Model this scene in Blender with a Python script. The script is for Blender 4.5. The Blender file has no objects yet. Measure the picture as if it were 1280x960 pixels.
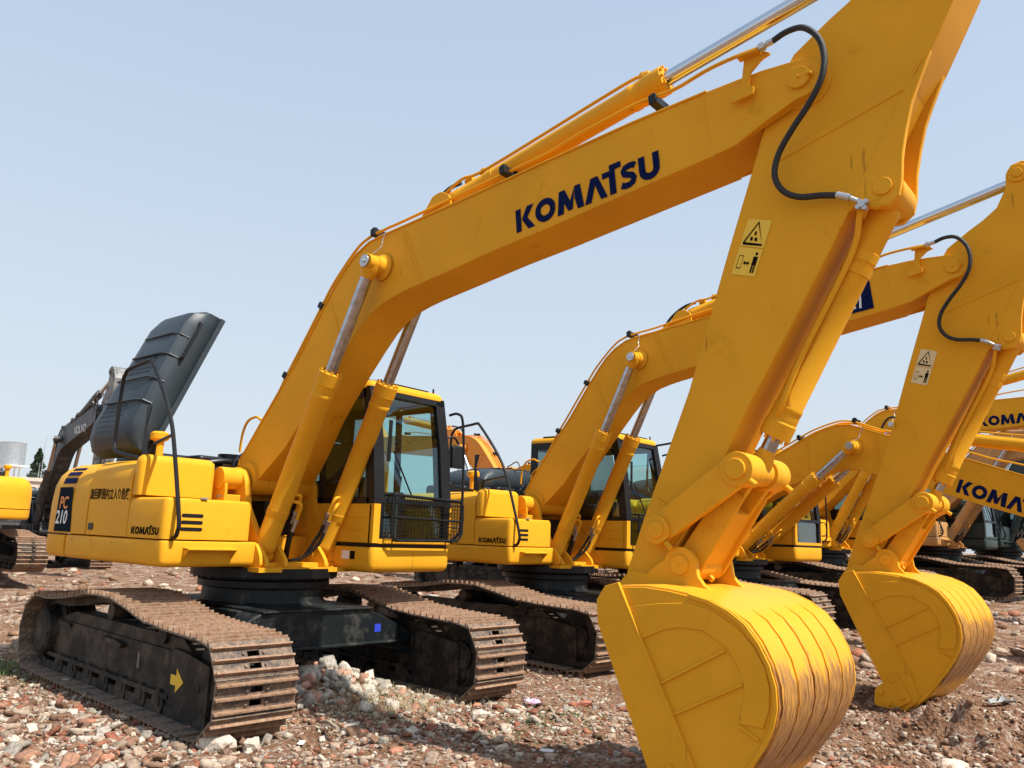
import bpy, bmesh, math, random
import numpy as np
from mathutils import Matrix, Vector
random.seed(7)
rng = np.random.default_rng(11)
C = bpy.context.scene.collection
rad = math.radians
# ------------------------------------------------------------------ camera, sky, sun, exposure
sc = bpy.context.scene
cd = bpy.data.cameras.new('camera'); cam = bpy.data.objects.new('camera', cd); C.objects.link(cam)
cd.sensor_width = 36; cd.lens = 1013.82 / 1280 * 36; cd.clip_start = .05; cd.clip_end = 3000
rgt, dwn, fwd = (0.77285, 0.63357, 0.03592), (-0.08897, 0.16422, -0.9824), (-0.62832, 0.75606, 0.18328)
cam.matrix_world = Matrix(((rgt[0], -dwn[0], -fwd[0], 6.8213), (rgt[1], -dwn[1], -fwd[1], -4.6719), (rgt[2], -dwn[2], -fwd[2], 1.4461), (0, 0, 0, 1)))
sc.camera = cam
SUN_EL, SUN_AZ = 56, 7          # degrees; azimuth from +X towards +Y
w = bpy.data.worlds.new('World'); sc.world = w; w.use_nodes = True
nt = w.node_tree; bgn = nt.nodes['Background']
sky = nt.nodes.new('ShaderNodeTexSky'); sky.sky_type = 'NISHITA'; sky.sun_disc = False
sky.sun_elevation = rad(SUN_EL); sky.sun_rotation = rad(90 - SUN_AZ)
sky.altitude = 0; sky.air_density = 1.0; sky.dust_density = 1.2; sky.ozone_density = 1.0
hs = nt.nodes.new('ShaderNodeHueSaturation'); hs.inputs['Saturation'].default_value = .9
# summer haze: the clear sky thins out into an even pale veil that is whitest low down
wt = nt.nodes.new('ShaderNodeTexCoord'); wx = nt.nodes.new('ShaderNodeSeparateXYZ'); nt.links.new(wt.outputs['Generated'], wx.inputs[0])
wr = nt.nodes.new('ShaderNodeMapRange'); wr.inputs['From Min'].default_value = -.05; wr.inputs['From Max'].default_value = .75; wr.inputs['To Min'].default_value = .95; wr.inputs['To Max'].default_value = .6; nt.links.new(wx.outputs[2], wr.inputs[0])
wc = nt.nodes.new('ShaderNodeMix'); wc.data_type = 'RGBA'; wc.inputs['A'].default_value = (3.35, 3.66, 3.92, 1); wc.inputs['B'].default_value = (2.8, 3.5, 4.35, 1)
wz = nt.nodes.new('ShaderNodeMapRange'); wz.inputs['From Max'].default_value = .7; nt.links.new(wx.outputs[2], wz.inputs[0]); nt.links.new(wz.outputs[0], wc.inputs['Factor'])
wm = nt.nodes.new('ShaderNodeMix'); wm.data_type = 'RGBA'; nt.links.new(wc.outputs['Result'], wm.inputs['B'])
nt.links.new(wr.outputs[0], wm.inputs['Factor']); nt.links.new(sky.outputs[0], hs.inputs['Color']); nt.links.new(hs.outputs[0], wm.inputs['A']); nt.links.new(wm.outputs['Result'], bgn.inputs[0])
bgn.inputs[1].default_value = .135
sl = bpy.data.lights.new('sun', 'SUN'); sl.energy = 4.3; sl.angle = rad(.6); sl.color = (1, .955, .88)
so = bpy.data.objects.new('sun', sl); C.objects.link(so)
sd = Vector((math.cos(rad(SUN_EL)) * math.cos(rad(SUN_AZ)), math.cos(rad(SUN_EL)) * math.sin(rad(SUN_AZ)), math.sin(rad(SUN_EL))))
so.rotation_euler = sd.to_track_quat('Z', 'Y').to_euler(); so.location = (0, 0, 40)
sc.view_settings.view_transform = 'Standard'; sc.view_settings.look = 'None'
sc.view_settings.exposure = 0.62; sc.view_settings.gamma = 1

# ------------------------------------------------------------------ materials
M = {}
def mat(name, col, rough=.5, metal=0, spec=.5, coat=0, var=.0, vscale=3, bump=0, bscale=60, dirt=None, dirt_amt=.3, dscale=5):
    m = bpy.data.materials.new(name); m.use_nodes = True; n = m.node_tree; b = n.nodes['Principled BSDF']
    b.inputs['Roughness'].default_value = rough; b.inputs['Metallic'].default_value = metal
    b.inputs['Specular IOR Level'].default_value = spec; b.inputs['Coat Weight'].default_value = coat; b.inputs['Coat Roughness'].default_value = .12
    c = n.nodes.new('ShaderNodeRGB'); c.outputs[0].default_value = (*col, 1); out = c.outputs[0]
    tc = n.nodes.new('ShaderNodeTexCoord')
    if var:
        t = n.nodes.new('ShaderNodeTexNoise'); t.inputs['Scale'].default_value = vscale; t.inputs['Detail'].default_value = 6; t.inputs['Roughness'].default_value = .6
        n.links.new(tc.outputs['Object'], t.inputs['Vector'])
        mr = n.nodes.new('ShaderNodeMapRange'); mr.inputs['From Min'].default_value = .3; mr.inputs['From Max'].default_value = .7
        mr.inputs['To Min'].default_value = 1 - var; mr.inputs['To Max'].default_value = 1 + var; n.links.new(t.outputs[0], mr.inputs[0])
        h = n.nodes.new('ShaderNodeHueSaturation'); n.links.new(mr.outputs[0], h.inputs['Value']); n.links.new(out, h.inputs['Color']); out = h.outputs[0]
        mr2 = n.nodes.new('ShaderNodeMapRange'); mr2.inputs['To Min'].default_value = max(.03, rough - .12); mr2.inputs['To Max'].default_value = min(1, rough + .15)
        n.links.new(t.outputs[0], mr2.inputs[0]); n.links.new(mr2.outputs[0], b.inputs['Roughness'])
    if dirt:
        t = n.nodes.new('ShaderNodeTexNoise'); t.inputs['Scale'].default_value = dscale; t.inputs['Detail'].default_value = 9; t.inputs['Roughness'].default_value = .72
        n.links.new(tc.outputs['Object'], t.inputs['Vector'])
        r = n.nodes.new('ShaderNodeMapRange'); r.inputs['From Min'].default_value = .62 - dirt_amt * .5; r.inputs['From Max'].default_value = .78 - dirt_amt * .4
        n.links.new(t.outputs[0], r.inputs[0])
        mx = n.nodes.new('ShaderNodeMix'); mx.data_type = 'RGBA'; mx.inputs['B'].default_value = (*dirt, 1)
        n.links.new(r.outputs[0], mx.inputs['Factor']); n.links.new(out, mx.inputs['A']); out = mx.outputs['Result']
    n.links.new(out, b.inputs['Base Color'])
    if bump:
        t = n.nodes.new('ShaderNodeTexNoise'); t.inputs['Scale'].default_value = bscale; t.inputs['Detail'].default_value = 4; n.links.new(tc.outputs['Object'], t.inputs['Vector'])
        bp = n.nodes.new('ShaderNodeBump'); bp.inputs['Strength'].default_value = bump; bp.inputs['Distance'].default_value = .01
        n.links.new(t.outputs[0], bp.inputs['Height']); n.links.new(bp.outputs[0], b.inputs['Normal'])
    M[name] = m; return m
Y0 = (.74, .352, .020)
mat('yellow', Y0, .42, spec=.075, coat=0, var=.07, vscale=1.7, bump=.07, bscale=14, dirt=(.56, .25, .008), dirt_amt=.04, dscale=3.5)
mat('yellow_dusty', (.66, .33, .02), .45, coat=.1, var=.08, vscale=2.5, bump=.12, bscale=22, dirt=(.42, .27, .10), dirt_amt=.12)
def add_scuffs(m, col):
    n = m.node_tree; b = n.nodes['Principled BSDF']; src = b.inputs['Base Color'].links[0].from_socket; tc = n.nodes.new('ShaderNodeTexCoord')
    out = src
    for sc_, thr, amt in (((5, 5, .7), .70, .55), ((40, 40, 40), .735, .8)):
        mp = n.nodes.new('ShaderNodeMapping'); mp.inputs['Scale'].default_value = sc_; mp.inputs['Rotation'].default_value = (0, .35, 0); n.links.new(tc.outputs['Object'], mp.inputs[0])
        t = n.nodes.new('ShaderNodeTexNoise'); t.inputs['Scale'].default_value = 3 if sc_[0] < 9 else 1; t.inputs['Detail'].default_value = 5; n.links.new(mp.outputs[0], t.inputs[0])
        r = n.nodes.new('ShaderNodeMapRange'); r.inputs['From Min'].default_value = thr; r.inputs['From Max'].default_value = thr + .03; r.inputs['To Max'].default_value = amt; n.links.new(t.outputs[0], r.inputs[0])
        x = n.nodes.new('ShaderNodeMix'); x.data_type = 'RGBA'; x.inputs['B'].default_value = (*col, 1); n.links.new(r.outputs[0], x.inputs['Factor']); n.links.new(out, x.inputs['A']); out = x.outputs['Result']
    n.links.new(out, b.inputs['Base Color'])
add_scuffs(M['yellow'], (.30, .13, .02))
mat('tan_paint', (.55, .27, .07), .5, var=.1, dirt=(.3, .2, .12), dirt_amt=.3)
mat('orange_paint', (.72, .27, .02), .45, var=.08)
mat('red_paint', (.55, .05, .02), .45, var=.08)
mat('volvo_grey', (.035, .038, .042), .5, var=.15, dirt=(.14, .12, .10), dirt_amt=.25)
mat('dark_green', (.018, .035, .034), .4, var=.15)
mat('hood_grey', (.032, .044, .054), .42, spec=.3, var=.08, bump=.1, bscale=120)
mat('frame_black', (.010, .009, .008), .6, spec=.25, var=.3, dirt=(.085, .065, .048), dirt_amt=.36, dscale=4, bump=.3, bscale=40)
mat('car_body', (.010, .013, .014), .45, spec=.25, var=.2, dirt=(.07, .065, .055), dirt_amt=.2, dscale=6, bump=.15)
mat('black', (.008, .008, .009), .4, spec=.3, var=.15)
mat('rubber', (.011, .012, .011), .55, var=.2, bump=.5, bscale=150)
mat('chrome', (.62, .64, .66), .1, metal=1, var=.05)
mat('worn_chrome', (.42, .42, .44), .2, metal=1, var=.25, vscale=14)
mat('steel', (.5, .5, .5), .35, metal=.9, var=.15)
mat('navy', (.004, .010, .055), .7, spec=.05)
mat('black_ink', (.010, .008, .006), .75, spec=.05)
mat('grey_ink', (.16, .14, .11), .6)
mat('white_ink', (.72, .74, .74), .5)
mat('orange_ink', (.8, .27, .02), .5)
mat('panel_black', (.006, .012, .02), .75, spec=.05)
mat('label_yellow', (.82, .52, .03), .5)
mat('label_cream', (.72, .58, .3), .5)
mat('blue_sticker', (.03, .06, .5), .4)
mat('green_sticker', (.02, .3, .15), .4)
mat('shoe_plate', (.10, .08, .065), .75, metal=.1, var=.4, vscale=9, dirt=(.30, .20, .13), dirt_amt=.40, dscale=13, bump=.8, bscale=55)
mat('grouser', (.24, .11, .055), .7, metal=.2, var=.35, vscale=16, dirt=(.36, .24, .155), dirt_amt=.5, dscale=22, bump=.6, bscale=80)
mat('mud', (.42, .25, .13), .95, var=.25, vscale=20, bump=1, bscale=60)
mat('seat_fabric', (.10, .09, .05), .9, var=.2)
mat('cab_interior', (.045, .05, .05), .8, var=.2)
mat('seat_yellow', (.35, .32, .10), .9)
mat('concrete_wall', (.62, .52, .42), .85, var=.08, vscale=.6, dirt=(.4, .33, .27), dirt_amt=.2, dscale=.8)
mat('galvanised', (.55, .57, .58), .35, metal=.8, var=.15, vscale=8)
mat('bark', (.08, .055, .04), .9, var=.2)
mat('conifer', (.025, .05, .02), .8, var=.3)
mat('worn_arm', (.33, .33, .31), .6, metal=.2, var=.3, vscale=10, dirt=(.06, .06, .06), dirt_amt=.45, dscale=5)
mat('pink_cloth', (.62, .42, .58), .8, var=.1)
mat('white_card', (.75, .73, .70), .7, var=.05)
mat('blue_plastic', (.04, .08, .45), .4)
mat('pale_stone', (.60, .52, .42), .9, var=.2, vscale=12, dirt=(.36, .22, .15), dirt_amt=.3, dscale=9, bump=1, bscale=30)
mat('brick', (.42, .15, .09), .9, var=.2, vscale=15, bump=.9, bscale=45)
mat('wood', (.36, .29, .21), .85, var=.2, vscale=10, bump=.5)
def glass(name, tint, op):
    m = bpy.data.materials.new(name); m.use_nodes = True; n = m.node_tree; n.nodes.remove(n.nodes['Principled BSDF'])
    o = n.nodes['Material Output']; t = n.nodes.new('ShaderNodeBsdfTransparent'); t.inputs[0].default_value = (*tint, 1)
    g = n.nodes.new('ShaderNodeBsdfGlossy'); g.inputs['Roughness'].default_value = .03; g.inputs[0].default_value = (.9, .95, 1, 1)
    f = n.nodes.new('ShaderNodeLayerWeight'); f.inputs[0].default_value = .5
    p = n.nodes.new('ShaderNodeMath'); p.operation = 'POWER'; p.inputs[1].default_value = 4; n.links.new(f.outputs['Facing'], p.inputs[0])
    a = n.nodes.new('ShaderNodeMath'); a.operation = 'MULTIPLY_ADD'; a.inputs[1].default_value = .75; a.inputs[2].default_value = .06 + op; n.links.new(p.outputs[0], a.inputs[0])
    x = n.nodes.new('ShaderNodeMixShader'); n.links.new(a.outputs[0], x.inputs[0]); n.links.new(t.outputs[0], x.inputs[1]); n.links.new(g.outputs[0], x.inputs[2])
    n.links.new(x.outputs[0], o.inputs[0]); M[name] = m
glass('glass', (.78, .91, .90), .0); glass('glass_dark', (.50, .56, .56), .0)
def make_bucket_mat():
    m = mat('bucket_shell', Y0, .38, spec=.2, coat=.05, var=.06, vscale=2.5)
    n = m.node_tree; b = n.nodes['Principled BSDF']; src = b.inputs['Base Color'].links[0].from_socket
    tc = n.nodes.new('ShaderNodeTexCoord'); sx = n.nodes.new('ShaderNodeSeparateXYZ'); n.links.new(tc.outputs['Object'], sx.inputs[0])
    mp = n.nodes.new('ShaderNodeMapping'); mp.inputs['Scale'].default_value = (2.2, 26, 2.2); n.links.new(tc.outputs['Object'], mp.inputs[0])
    t = n.nodes.new('ShaderNodeTexNoise'); t.inputs['Scale'].default_value = 2.0; t.inputs['Detail'].default_value = 8; t.inputs['Roughness'].default_value = .7; n.links.new(mp.outputs[0], t.inputs[0])
    # height of the scraping line: z below ~.78 worn, broken up by streaks
    h = n.nodes.new('ShaderNodeMapRange'); h.inputs['From Min'].default_value = .98; h.inputs['From Max'].default_value = .58; n.links.new(sx.outputs[2], h.inputs[0])
    t3 = n.nodes.new('ShaderNodeTexNoise'); t3.inputs['Scale'].default_value = 3.2; t3.inputs['Detail'].default_value = 3; n.links.new(tc.outputs['Object'], t3.inputs[0])
    def lin(src, mul, add):
        q = n.nodes.new('ShaderNodeMath'); q.operation = 'MULTIPLY_ADD'; q.inputs[1].default_value = mul; q.inputs[2].default_value = add; n.links.new(src, q.inputs[0]); return q.outputs[0]
    def plus(x, y_, op='ADD'):
        q = n.nodes.new('ShaderNodeMath'); q.operation = op; n.links.new(x, q.inputs[0]); n.links.new(y_, q.inputs[1]); return q.outputs[0]
    a = plus(plus(h.outputs[0], lin(t.outputs[0], 2.6, -1.3)), lin(t3.outputs[0], 1.5, -.75))
    lo = n.nodes.new('ShaderNodeMapRange'); lo.inputs['From Min'].default_value = .32; lo.inputs['From Max'].default_value = .10; lo.inputs['To Max'].default_value = .7; n.links.new(sx.outputs[2], lo.inputs[0])
    s = plus(a, lo.outputs[0], 'SUBTRACT')
    r = n.nodes.new('ShaderNodeMapRange'); r.inputs['From Min'].default_value = .36; r.inputs['From Max'].default_value = .62; n.links.new(s, r.inputs[0])
    xg = n.nodes.new('ShaderNodeMapRange'); xg.inputs['From Min'].default_value = 4.93; xg.inputs['From Max'].default_value = 5.0; n.links.new(sx.outputs[0], xg.inputs[0])
    k = n.nodes.new('ShaderNodeMath'); k.operation = 'MULTIPLY'; n.links.new(r.outputs[0], k.inputs[0]); n.links.new(xg.outputs[0], k.inputs[1])
    ra = n.nodes.new('ShaderNodeValToRGB'); e = ra.color_ramp.elements; e[0].position = .35; e[0].color = (.17, .07, .035, 1); e[1].position = .64; e[1].color = (.58, .29, .07, 1)
    mp2 = n.nodes.new('ShaderNodeMapping'); mp2.inputs['Scale'].default_value = (6, 60, 6); n.links.new(tc.outputs['Object'], mp2.inputs[0])
    t2 = n.nodes.new('ShaderNodeTexNoise'); t2.inputs['Scale'].default_value = 2; t2.inputs['Detail'].default_value = 8; n.links.new(mp2.outputs[0], t2.inputs[0]); n.links.new(t2.outputs[0], ra.inputs[0])
    mx = n.nodes.new('ShaderNodeMix'); mx.data_type = 'RGBA'; n.links.new(k.outputs[0], mx.inputs['Factor']); n.links.new(src, mx.inputs['A']); n.links.new(ra.outputs[0], mx.inputs['B']); n.links.new(mx.outputs['Result'], b.inputs['Base Color'])
    mm = n.nodes.new('ShaderNodeMath'); mm.operation = 'MULTIPLY'; mm.inputs[1].default_value = .25; n.links.new(k.outputs[0], mm.inputs[0]); n.links.new(mm.outputs[0], b.inputs['Metallic'])
    bp = n.nodes.new('ShaderNodeBump'); bp.inputs['Strength'].default_value = .35; bp.inputs['Distance'].default_value = .01; n.links.new(t2.outputs[0], bp.inputs['Height'])
    n.links.new(bp.outputs[0], b.inputs['Normal'])
make_bucket_mat()

# ------------------------------------------------------------------ mesh helpers
def obj(name, bm_or_mesh, m, parent=None, bevel=0, seg=2, smooth=35):
    if isinstance(bm_or_mesh, bmesh.types.BMesh):
        bm = bm_or_mesh
        bmesh.ops.recalc_face_normals(bm, faces=bm.faces)
        for f in bm.faces: f.smooth = True
        th = rad(smooth)
        for e in bm.edges:
            if len(e.link_faces) == 2 and e.calc_face_angle(0) > th: e.smooth = False
        me = bpy.data.meshes.new(name); bm.to_mesh(me); bm.free()
        for k in (m if isinstance(m, (list, tuple)) else [m]): me.materials.append(M[k])
    else: me = bm_or_mesh
    o = bpy.data.objects.new(name, me); C.objects.link(o)
    if parent is not None: o.parent = parent
    if bevel:
        md = o.modifiers.new('bevel', 'BEVEL'); md.width = bevel; md.segments = seg; md.limit_method = 'ANGLE'; md.angle_limit = rad(38); md.harden_normals = True
    return o
def clone(o, parent):
    c = o.copy(); C.objects.link(c); c.parent = parent; return c
def nb(): return bmesh.new()
def prism(bm, pts, a, b, axis='y', mi=0):
    f = {'y': lambda p, v: (p[0], v, p[1]), 'x': lambda p, v: (v, p[0], p[1]), 'z': lambda p, v: (p[0], p[1], v)}[axis]
    A = [bm.verts.new(f(p, a)) for p in pts]; B = [bm.verts.new(f(p, b)) for p in pts]; n = len(pts); fs = []
    for i in range(n): fs.append(bm.faces.new((A[i], A[(i + 1) % n], B[(i + 1) % n], B[i])))
    fs.append(bm.faces.new(A)); fs.append(bm.faces.new(B[::-1]))
    for q in fs: q.material_index = mi
def box(bm, x0, x1, y0, y1, z0, z1, mi=0): prism(bm, [(x0, z0), (x1, z0), (x1, z1), (x0, z1)], y0, y1, 'y', mi)
def ringloft(bm, rings, caps=True, closed=True, mi=0):
    R_ = [[bm.verts.new(p) for p in r] for r in rings]; n = len(R_[0]); fs = []
    for a, b in zip(R_[:-1], R_[1:]):
        for i in range(n if closed else n - 1):
            fs.append(bm.faces.new((a[i], a[(i + 1) % n], b[(i + 1) % n], b[i])))
    if caps and closed: fs.append(bm.faces.new(R_[0])); fs.append(bm.faces.new(R_[-1][::-1]))
    for q in fs: q.material_index = mi
    return R_
def circ(c, ax, r, n, ph=0):
    ax = Vector(ax).normalized(); u = ax.orthogonal().normalized(); v = ax.cross(u)
    return [Vector(c) + u * r * math.cos(2 * math.pi * i / n + ph) + v * r * math.sin(2 * math.pi * i / n + ph) for i in range(n)]
def cyl(bm, p0, p1, r, n=24, r1=None, mi=0):
    p0, p1 = Vector(p0), Vector(p1); d = p1 - p0; ringloft(bm, [circ(p0, d, r, n), circ(p1, d, r if r1 is None else r1, n)], mi=mi)
def lathe(bm, p0, p1, prof, n=28, mi=0):    # prof: (t along 0..1 or metres if >1 allowed, radius)
    p0, p1 = Vector(p0), Vector(p1); d = p1 - p0; ringloft(bm, [circ(p0 + d * t, d, r, n) for t, r in prof], mi=mi)
def ycyl(bm, x, z, y0, y1, r, n=28, mi=0): cyl(bm, (x, y0, z), (x, y1, z), r, n, mi=mi)
def smooth_path(P, k=6):
    P = [Vector(p) for p in P]; out = []
    for i in range(len(P) - 1):
        a, b, c, d = P[max(i - 1, 0)], P[i], P[i + 1], P[min(i + 2, len(P) - 1)]
        for j in range(k):
            t = j / k; out.append(.5 * ((2 * b) + (c - a) * t + (2 * a - 5 * b + 4 * c - d) * t * t + (3 * b - a - 3 * c + d) * t ** 3))
    out.append(P[-1]); return out
def tube(bm, P, r, n=10, sm=True, mi=0):
    P = smooth_path(P) if sm else [Vector(p) for p in P]
    T = [(P[min(i + 1, len(P) - 1)] - P[max(i - 1, 0)]).normalized() for i in range(len(P))]
    u = T[0].orthogonal().normalized(); rings = []
    for p, t in zip(P, T):
        u = (u - t * u.dot(t)).normalized(); v = t.cross(u)
        rings.append([p + (u * math.cos(2 * math.pi * i / n) + v * math.sin(2 * math.pi * i / n)) * r for i in range(n)])
    ringloft(bm, rings, mi=mi)
def round_poly(pts, r, k=4):    # rounds the corners of a polygon; r a number or one per corner
    out = []; n = len(pts)
    for i, p in enumerate(pts):
        rr = r[i] if isinstance(r, (list, tuple)) else r
        a, p, b = Vector(pts[i - 1]), Vector(p), Vector(pts[(i + 1) % n])
        if rr <= 0: out.append(tuple(p)); continue
        da, db = (a - p), (b - p); rr = min(rr, da.length * .45, db.length * .45)
        s, e = p + da.normalized() * rr, p + db.normalized() * rr
        for j in range(k + 1):
            t = j / k; out.append(tuple(s * (1 - t) ** 2 + p * 2 * t * (1 - t) + e * t * t))
    return out
def disc_poly(x, z, r, a0, a1, k=10): return [(x + r * math.cos(rad(a0 + (a1 - a0) * i / k)), z + r * math.sin(rad(a0 + (a1 - a0) * i / k))) for i in range(k + 1)]
def inset(pts, d):
    n = len(pts); out = []; area = sum(pts[i - 1][0] * pts[i][1] - pts[i][0] * pts[i - 1][1] for i in range(n)); s = 1 if area > 0 else -1
    for i in range(n):
        a, p, b = Vector(pts[i - 1]), Vector(pts[i]), Vector(pts[(i + 1) % n])
        e0, e1 = (p - a).normalized(), (b - p).normalized(); n0, n1 = Vector((-e0.y, e0.x)) * s, Vector((-e1.y, e1.x)) * s
        m = (n0 + n1); L = max(m.dot(n0), .35); out.append(tuple(p + m / L * d))
    return out
def layered(bm, plan, lv, mi=0):   # stack of plan outlines: (z, inset)
    ringloft(bm, [[(x, y, z) for x, y in (inset(plan, d) if d else plan)] for z, d in lv], mi=mi)
def rbox(bm, x0, x1, y0, y1, z0, z1, rp=.05, rt=.05, rb=.0):
    plan = round_poly([(x0, y0), (x1, y0), (x1, y1), (x0, y1)], rp)
    lv = []
    if rb: lv += [(z0 + rb * (1 - math.cos(a)) if 0 else z0 + rb * (1 - math.sin(a)), rb * (1 - math.cos(a))) for a in (rad(90), rad(60), rad(30))]
    lv += [(z0 + rb, 0)] if rb else [(z0, 0)]
    lv += [(z1 - rt, 0)] + [(z1 - rt + rt * math.sin(a), rt * (1 - math.cos(a))) for a in (rad(30), rad(60), rad(90))]
    layered(bm, plan, lv)

# ------------------------------------------------------------------ lettering (flat painted shapes, 3 mm proud)
def arc(cx, cy, rx, ry, a0, a1, k=12): return [(cx + rx * math.cos(rad(a0 + (a1 - a0) * i / k)), cy + ry * math.sin(rad(a0 + (a1 - a0) * i / k))) for i in range(k + 1)]
def stroke(path, wd):
    P = [Vector(p) for p in path]; L, R_ = [], []
    for i, p in enumerate(P):
        t = (P[min(i + 1, len(P) - 1)] - P[max(i - 1, 0)]).normalized(); nn = Vector((-t.y, t.x)) * wd / 2; L.append(tuple(p + nn)); R_.append(tuple(p - nn))
    return [[L[i], L[i + 1], R_[i + 1], R_[i]] for i in range(len(P) - 1)]
def maker_word():
    q = []; x = 0
    q += [[(0, 0), (.27, 0), (.27, 1), (0, 1)], [(.31, .5), (.60, 1), (.95, 1), (.60, .5)], [(.31, .5), (.60, .5), (.97, 0), (.62, 0)]]
    x = 1.0; o = arc(x + .52, .5, .375, .365, 0, 360, 28); q += stroke(o, .27)
    x = 2.1; q += [[(x, 0), (x + .30, 0), (x + .42, 1), (x + .14, 1)], [(x + .42, 1), (x + .36, .42), (x + .52, .06), (x + .64, .45)], [(x + .52, .06), (x + .74, .06), (x + .90, 1), (x + .64, .45)],
                         [(x + .86, .5), (x + .98, 0), (x + 1.28, 0), (x + 1.16, 1)], [(x + .90, 1), (x + .86, .5), (x + 1.16, 1), (x + 1.16, 1)][:3]]
    x = 3.42; q += [[(x, 0), (x + .30, 0), (x + .52, .66), (x + .34, 1)], [(x + .34, 1), (x + .52, .66), (x + .74, 0), (x + 1.04, 0)], [(x + .34, 1), (x + 1.04, 0), (x + .66, 1)]]
    x = 4.28; q += [[(x, .76), (x + .30, .76), (x + .30, 1), (x, 1)], [(x + .30, 0), (x + .58, 0), (x + .58, .98), (x + .30, .98)], [(x + .34, .98), (x + .86, .98), (x + .86, 1.22), (x + .34, 1.22)]]
    x = 5.02; q += stroke([(x + .72, .80), (x + .62, .87), (x + .45, .88), (x + .28, .84), (x + .20, .72), (x + .24, .60), (x + .40, .53), (x + .56, .46), (x + .63, .34), (x + .58, .19), (x + .42, .12), (x + .24, .12), (x + .08, .19)], .25)
    x = 5.88; q += [[(x, .4), (x + .27, .4), (x + .27, 1), (x, 1)], [(x + .60, .4), (x + .87, .4), (x + .87, 1), (x + .60, 1)]] + stroke(arc(x + .435, .41, .30, .28, 180, 360, 10), .27)
    return [[(px / 6.75, py) for px, py in poly] for poly in q], 6.75
def decal(polys, place, name, m, parent):
    bm = nb()
    for j, poly in enumerate(polys):
        if len(poly) < 3: continue
        vs = []
        for p in poly:
            v = Vector(place(p[0], p[1])); vs.append(bm.verts.new(v))
        try: bm.faces.new(vs)
        except Exception: pass
    me = bpy.data.meshes.new(name); bm.to_mesh(me); bm.free(); me.materials.append(M[m])
    o = bpy.data.objects.new(name, me); C.objects.link(o); o.parent = parent; return o
def flat_on_side(x0, z0, w_, h_, y, slope=0, shear=0):   # facing -Y
    c, s = math.cos(slope), math.sin(slope)
    return lambda u, v: (x0 + u * w_ * c - v * h_ * s + v * h_ * shear, y, z0 + u * w_ * s + v * h_ * c)
TXT = {}
def text(body, name, m, parent, loc, rot, size, sx=1, bold=0, shear=0):
    key = (body, bold, shear)
    if key not in TXT:
        cu = bpy.data.curves.new(name, 'FONT'); cu.body = body; cu.size = 1; cu.offset = bold; cu.shear = shear; cu.resolution_u = 3
        t = bpy.data.objects.new('tmp', cu); C.objects.link(t); bpy.context.view_layer.update()
        me = bpy.data.meshes.new_from_object(t.evaluated_get(bpy.context.evaluated_depsgraph_get())); bpy.data.objects.remove(t); TXT[key] = me
    me = TXT[key].copy(); me.name = name; me.materials.clear(); me.materials.append(M[m])
    S_ = Matrix.Diagonal((size * sx, size, 1, 1)); me.transform(Matrix.Translation(loc) @ Matrix(rot).to_4x4() @ S_)
    o = bpy.data.objects.new(name, me); C.objects.link(o); o.parent = parent; return o
SIDE = ((1, 0, 0), (0, 0, -1), (0, 1, 0))      # text plane facing -Y: columns x->+X, y->+Z, z->-Y
FRONT = ((0, 0, 1), (1, 0, 0), (0, 1, 0))      # facing +X: x->+Y, y->+Z

def rot_about(c, a):   # rotation in the XZ plane (positive lifts the +X end) about pin c
    return Matrix.Translation((c[0], 0, c[1])) @ Matrix.Rotation(-a, 4, 'Y') @ Matrix.Translation((-c[0], 0, -c[1]))

# ------------------------------------------------------------------ excavator
FOOT, TIP, BPIN = (.0, 1.88), (5.28, 4.165), (4.19, 1.13)
B_OUT = [(-.20, 1.86), (-.19, 2.06), (.06, 2.45), (.33, 2.83), (.49, 3.04), (.81, 3.47), (.96, 3.66), (1.08, 3.79), (1.22, 3.90), (1.39, 3.98), (1.59, 4.01), (1.84, 4.035), (2.37, 4.09), (2.91, 4.15), (3.34, 4.20), (4.08, 4.28), (4.66, 4.325)]
B_IN = [(-.05, 1.76), (.20, 1.90), (.45, 2.15), (.68, 2.45), (.80, 2.58), (1.05, 2.87), (1.24, 3.08), (1.38, 3.22), (1.50, 3.31), (1.65, 3.38), (1.80, 3.42), (1.95, 3.45), (2.40, 3.52), (2.90, 3.60), (3.36, 3.66), (4.10, 3.77), (4.71, 3.86)]
B_W = [.32, .30, .25, .215, .2] + [.2] * 12
ARM = [(4.08, 1.25), (4.06, 1.12), (4.12, 1.02), (4.24, 1.02), (4.33, 1.14), (4.41, 1.38), (4.67, 1.81), (4.9, 2.25), (5.08, 2.55), (5.41, 3.13), (5.53, 3.36), (5.66, 3.60), (5.84, 3.94), (5.97, 4.13), (6.09, 4.37), (6.24, 4.68), (6.20, 4.90), (6.02, 5.08),
       (5.92, 5.12), (5.83, 5.10), (5.78, 5.02), (5.77, 4.88), (5.68, 4.70), (5.55, 4.60), (5.43, 4.53), (5.22, 4.385), (5.12, 4.22), (5.04, 4.00), (4.94, 3.69), (4.78, 3.21), (4.51, 2.36), (4.37, 2.01), (4.19, 1.56)]
EAR = [(5.97, 4.13), (5.905, 3.97), (5.86, 3.85), (5.825, 3.70), (5.80, 3.56), (5.79, 3.42), (5.77, 3.34), (5.71, 3.29), (5.64, 3.29), (5.56, 3.33), (5.50, 3.30), (5.60, 3.50), (5.80, 3.90)]
SHELL = [(4.24, 1.185), (4.45, 1.20), (4.60, 1.19), (4.72, 1.175), (4.84, 1.15), (4.95, 1.105), (5.04, 1.045), (5.11, .96), (5.165, .86), (5.195, .76), (5.20, .66), (5.18, .57), (5.14, .48), (5.07, .37), (4.98, .25), (4.88, .13), (4.80, .05), (4.72, -.01)]
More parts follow.
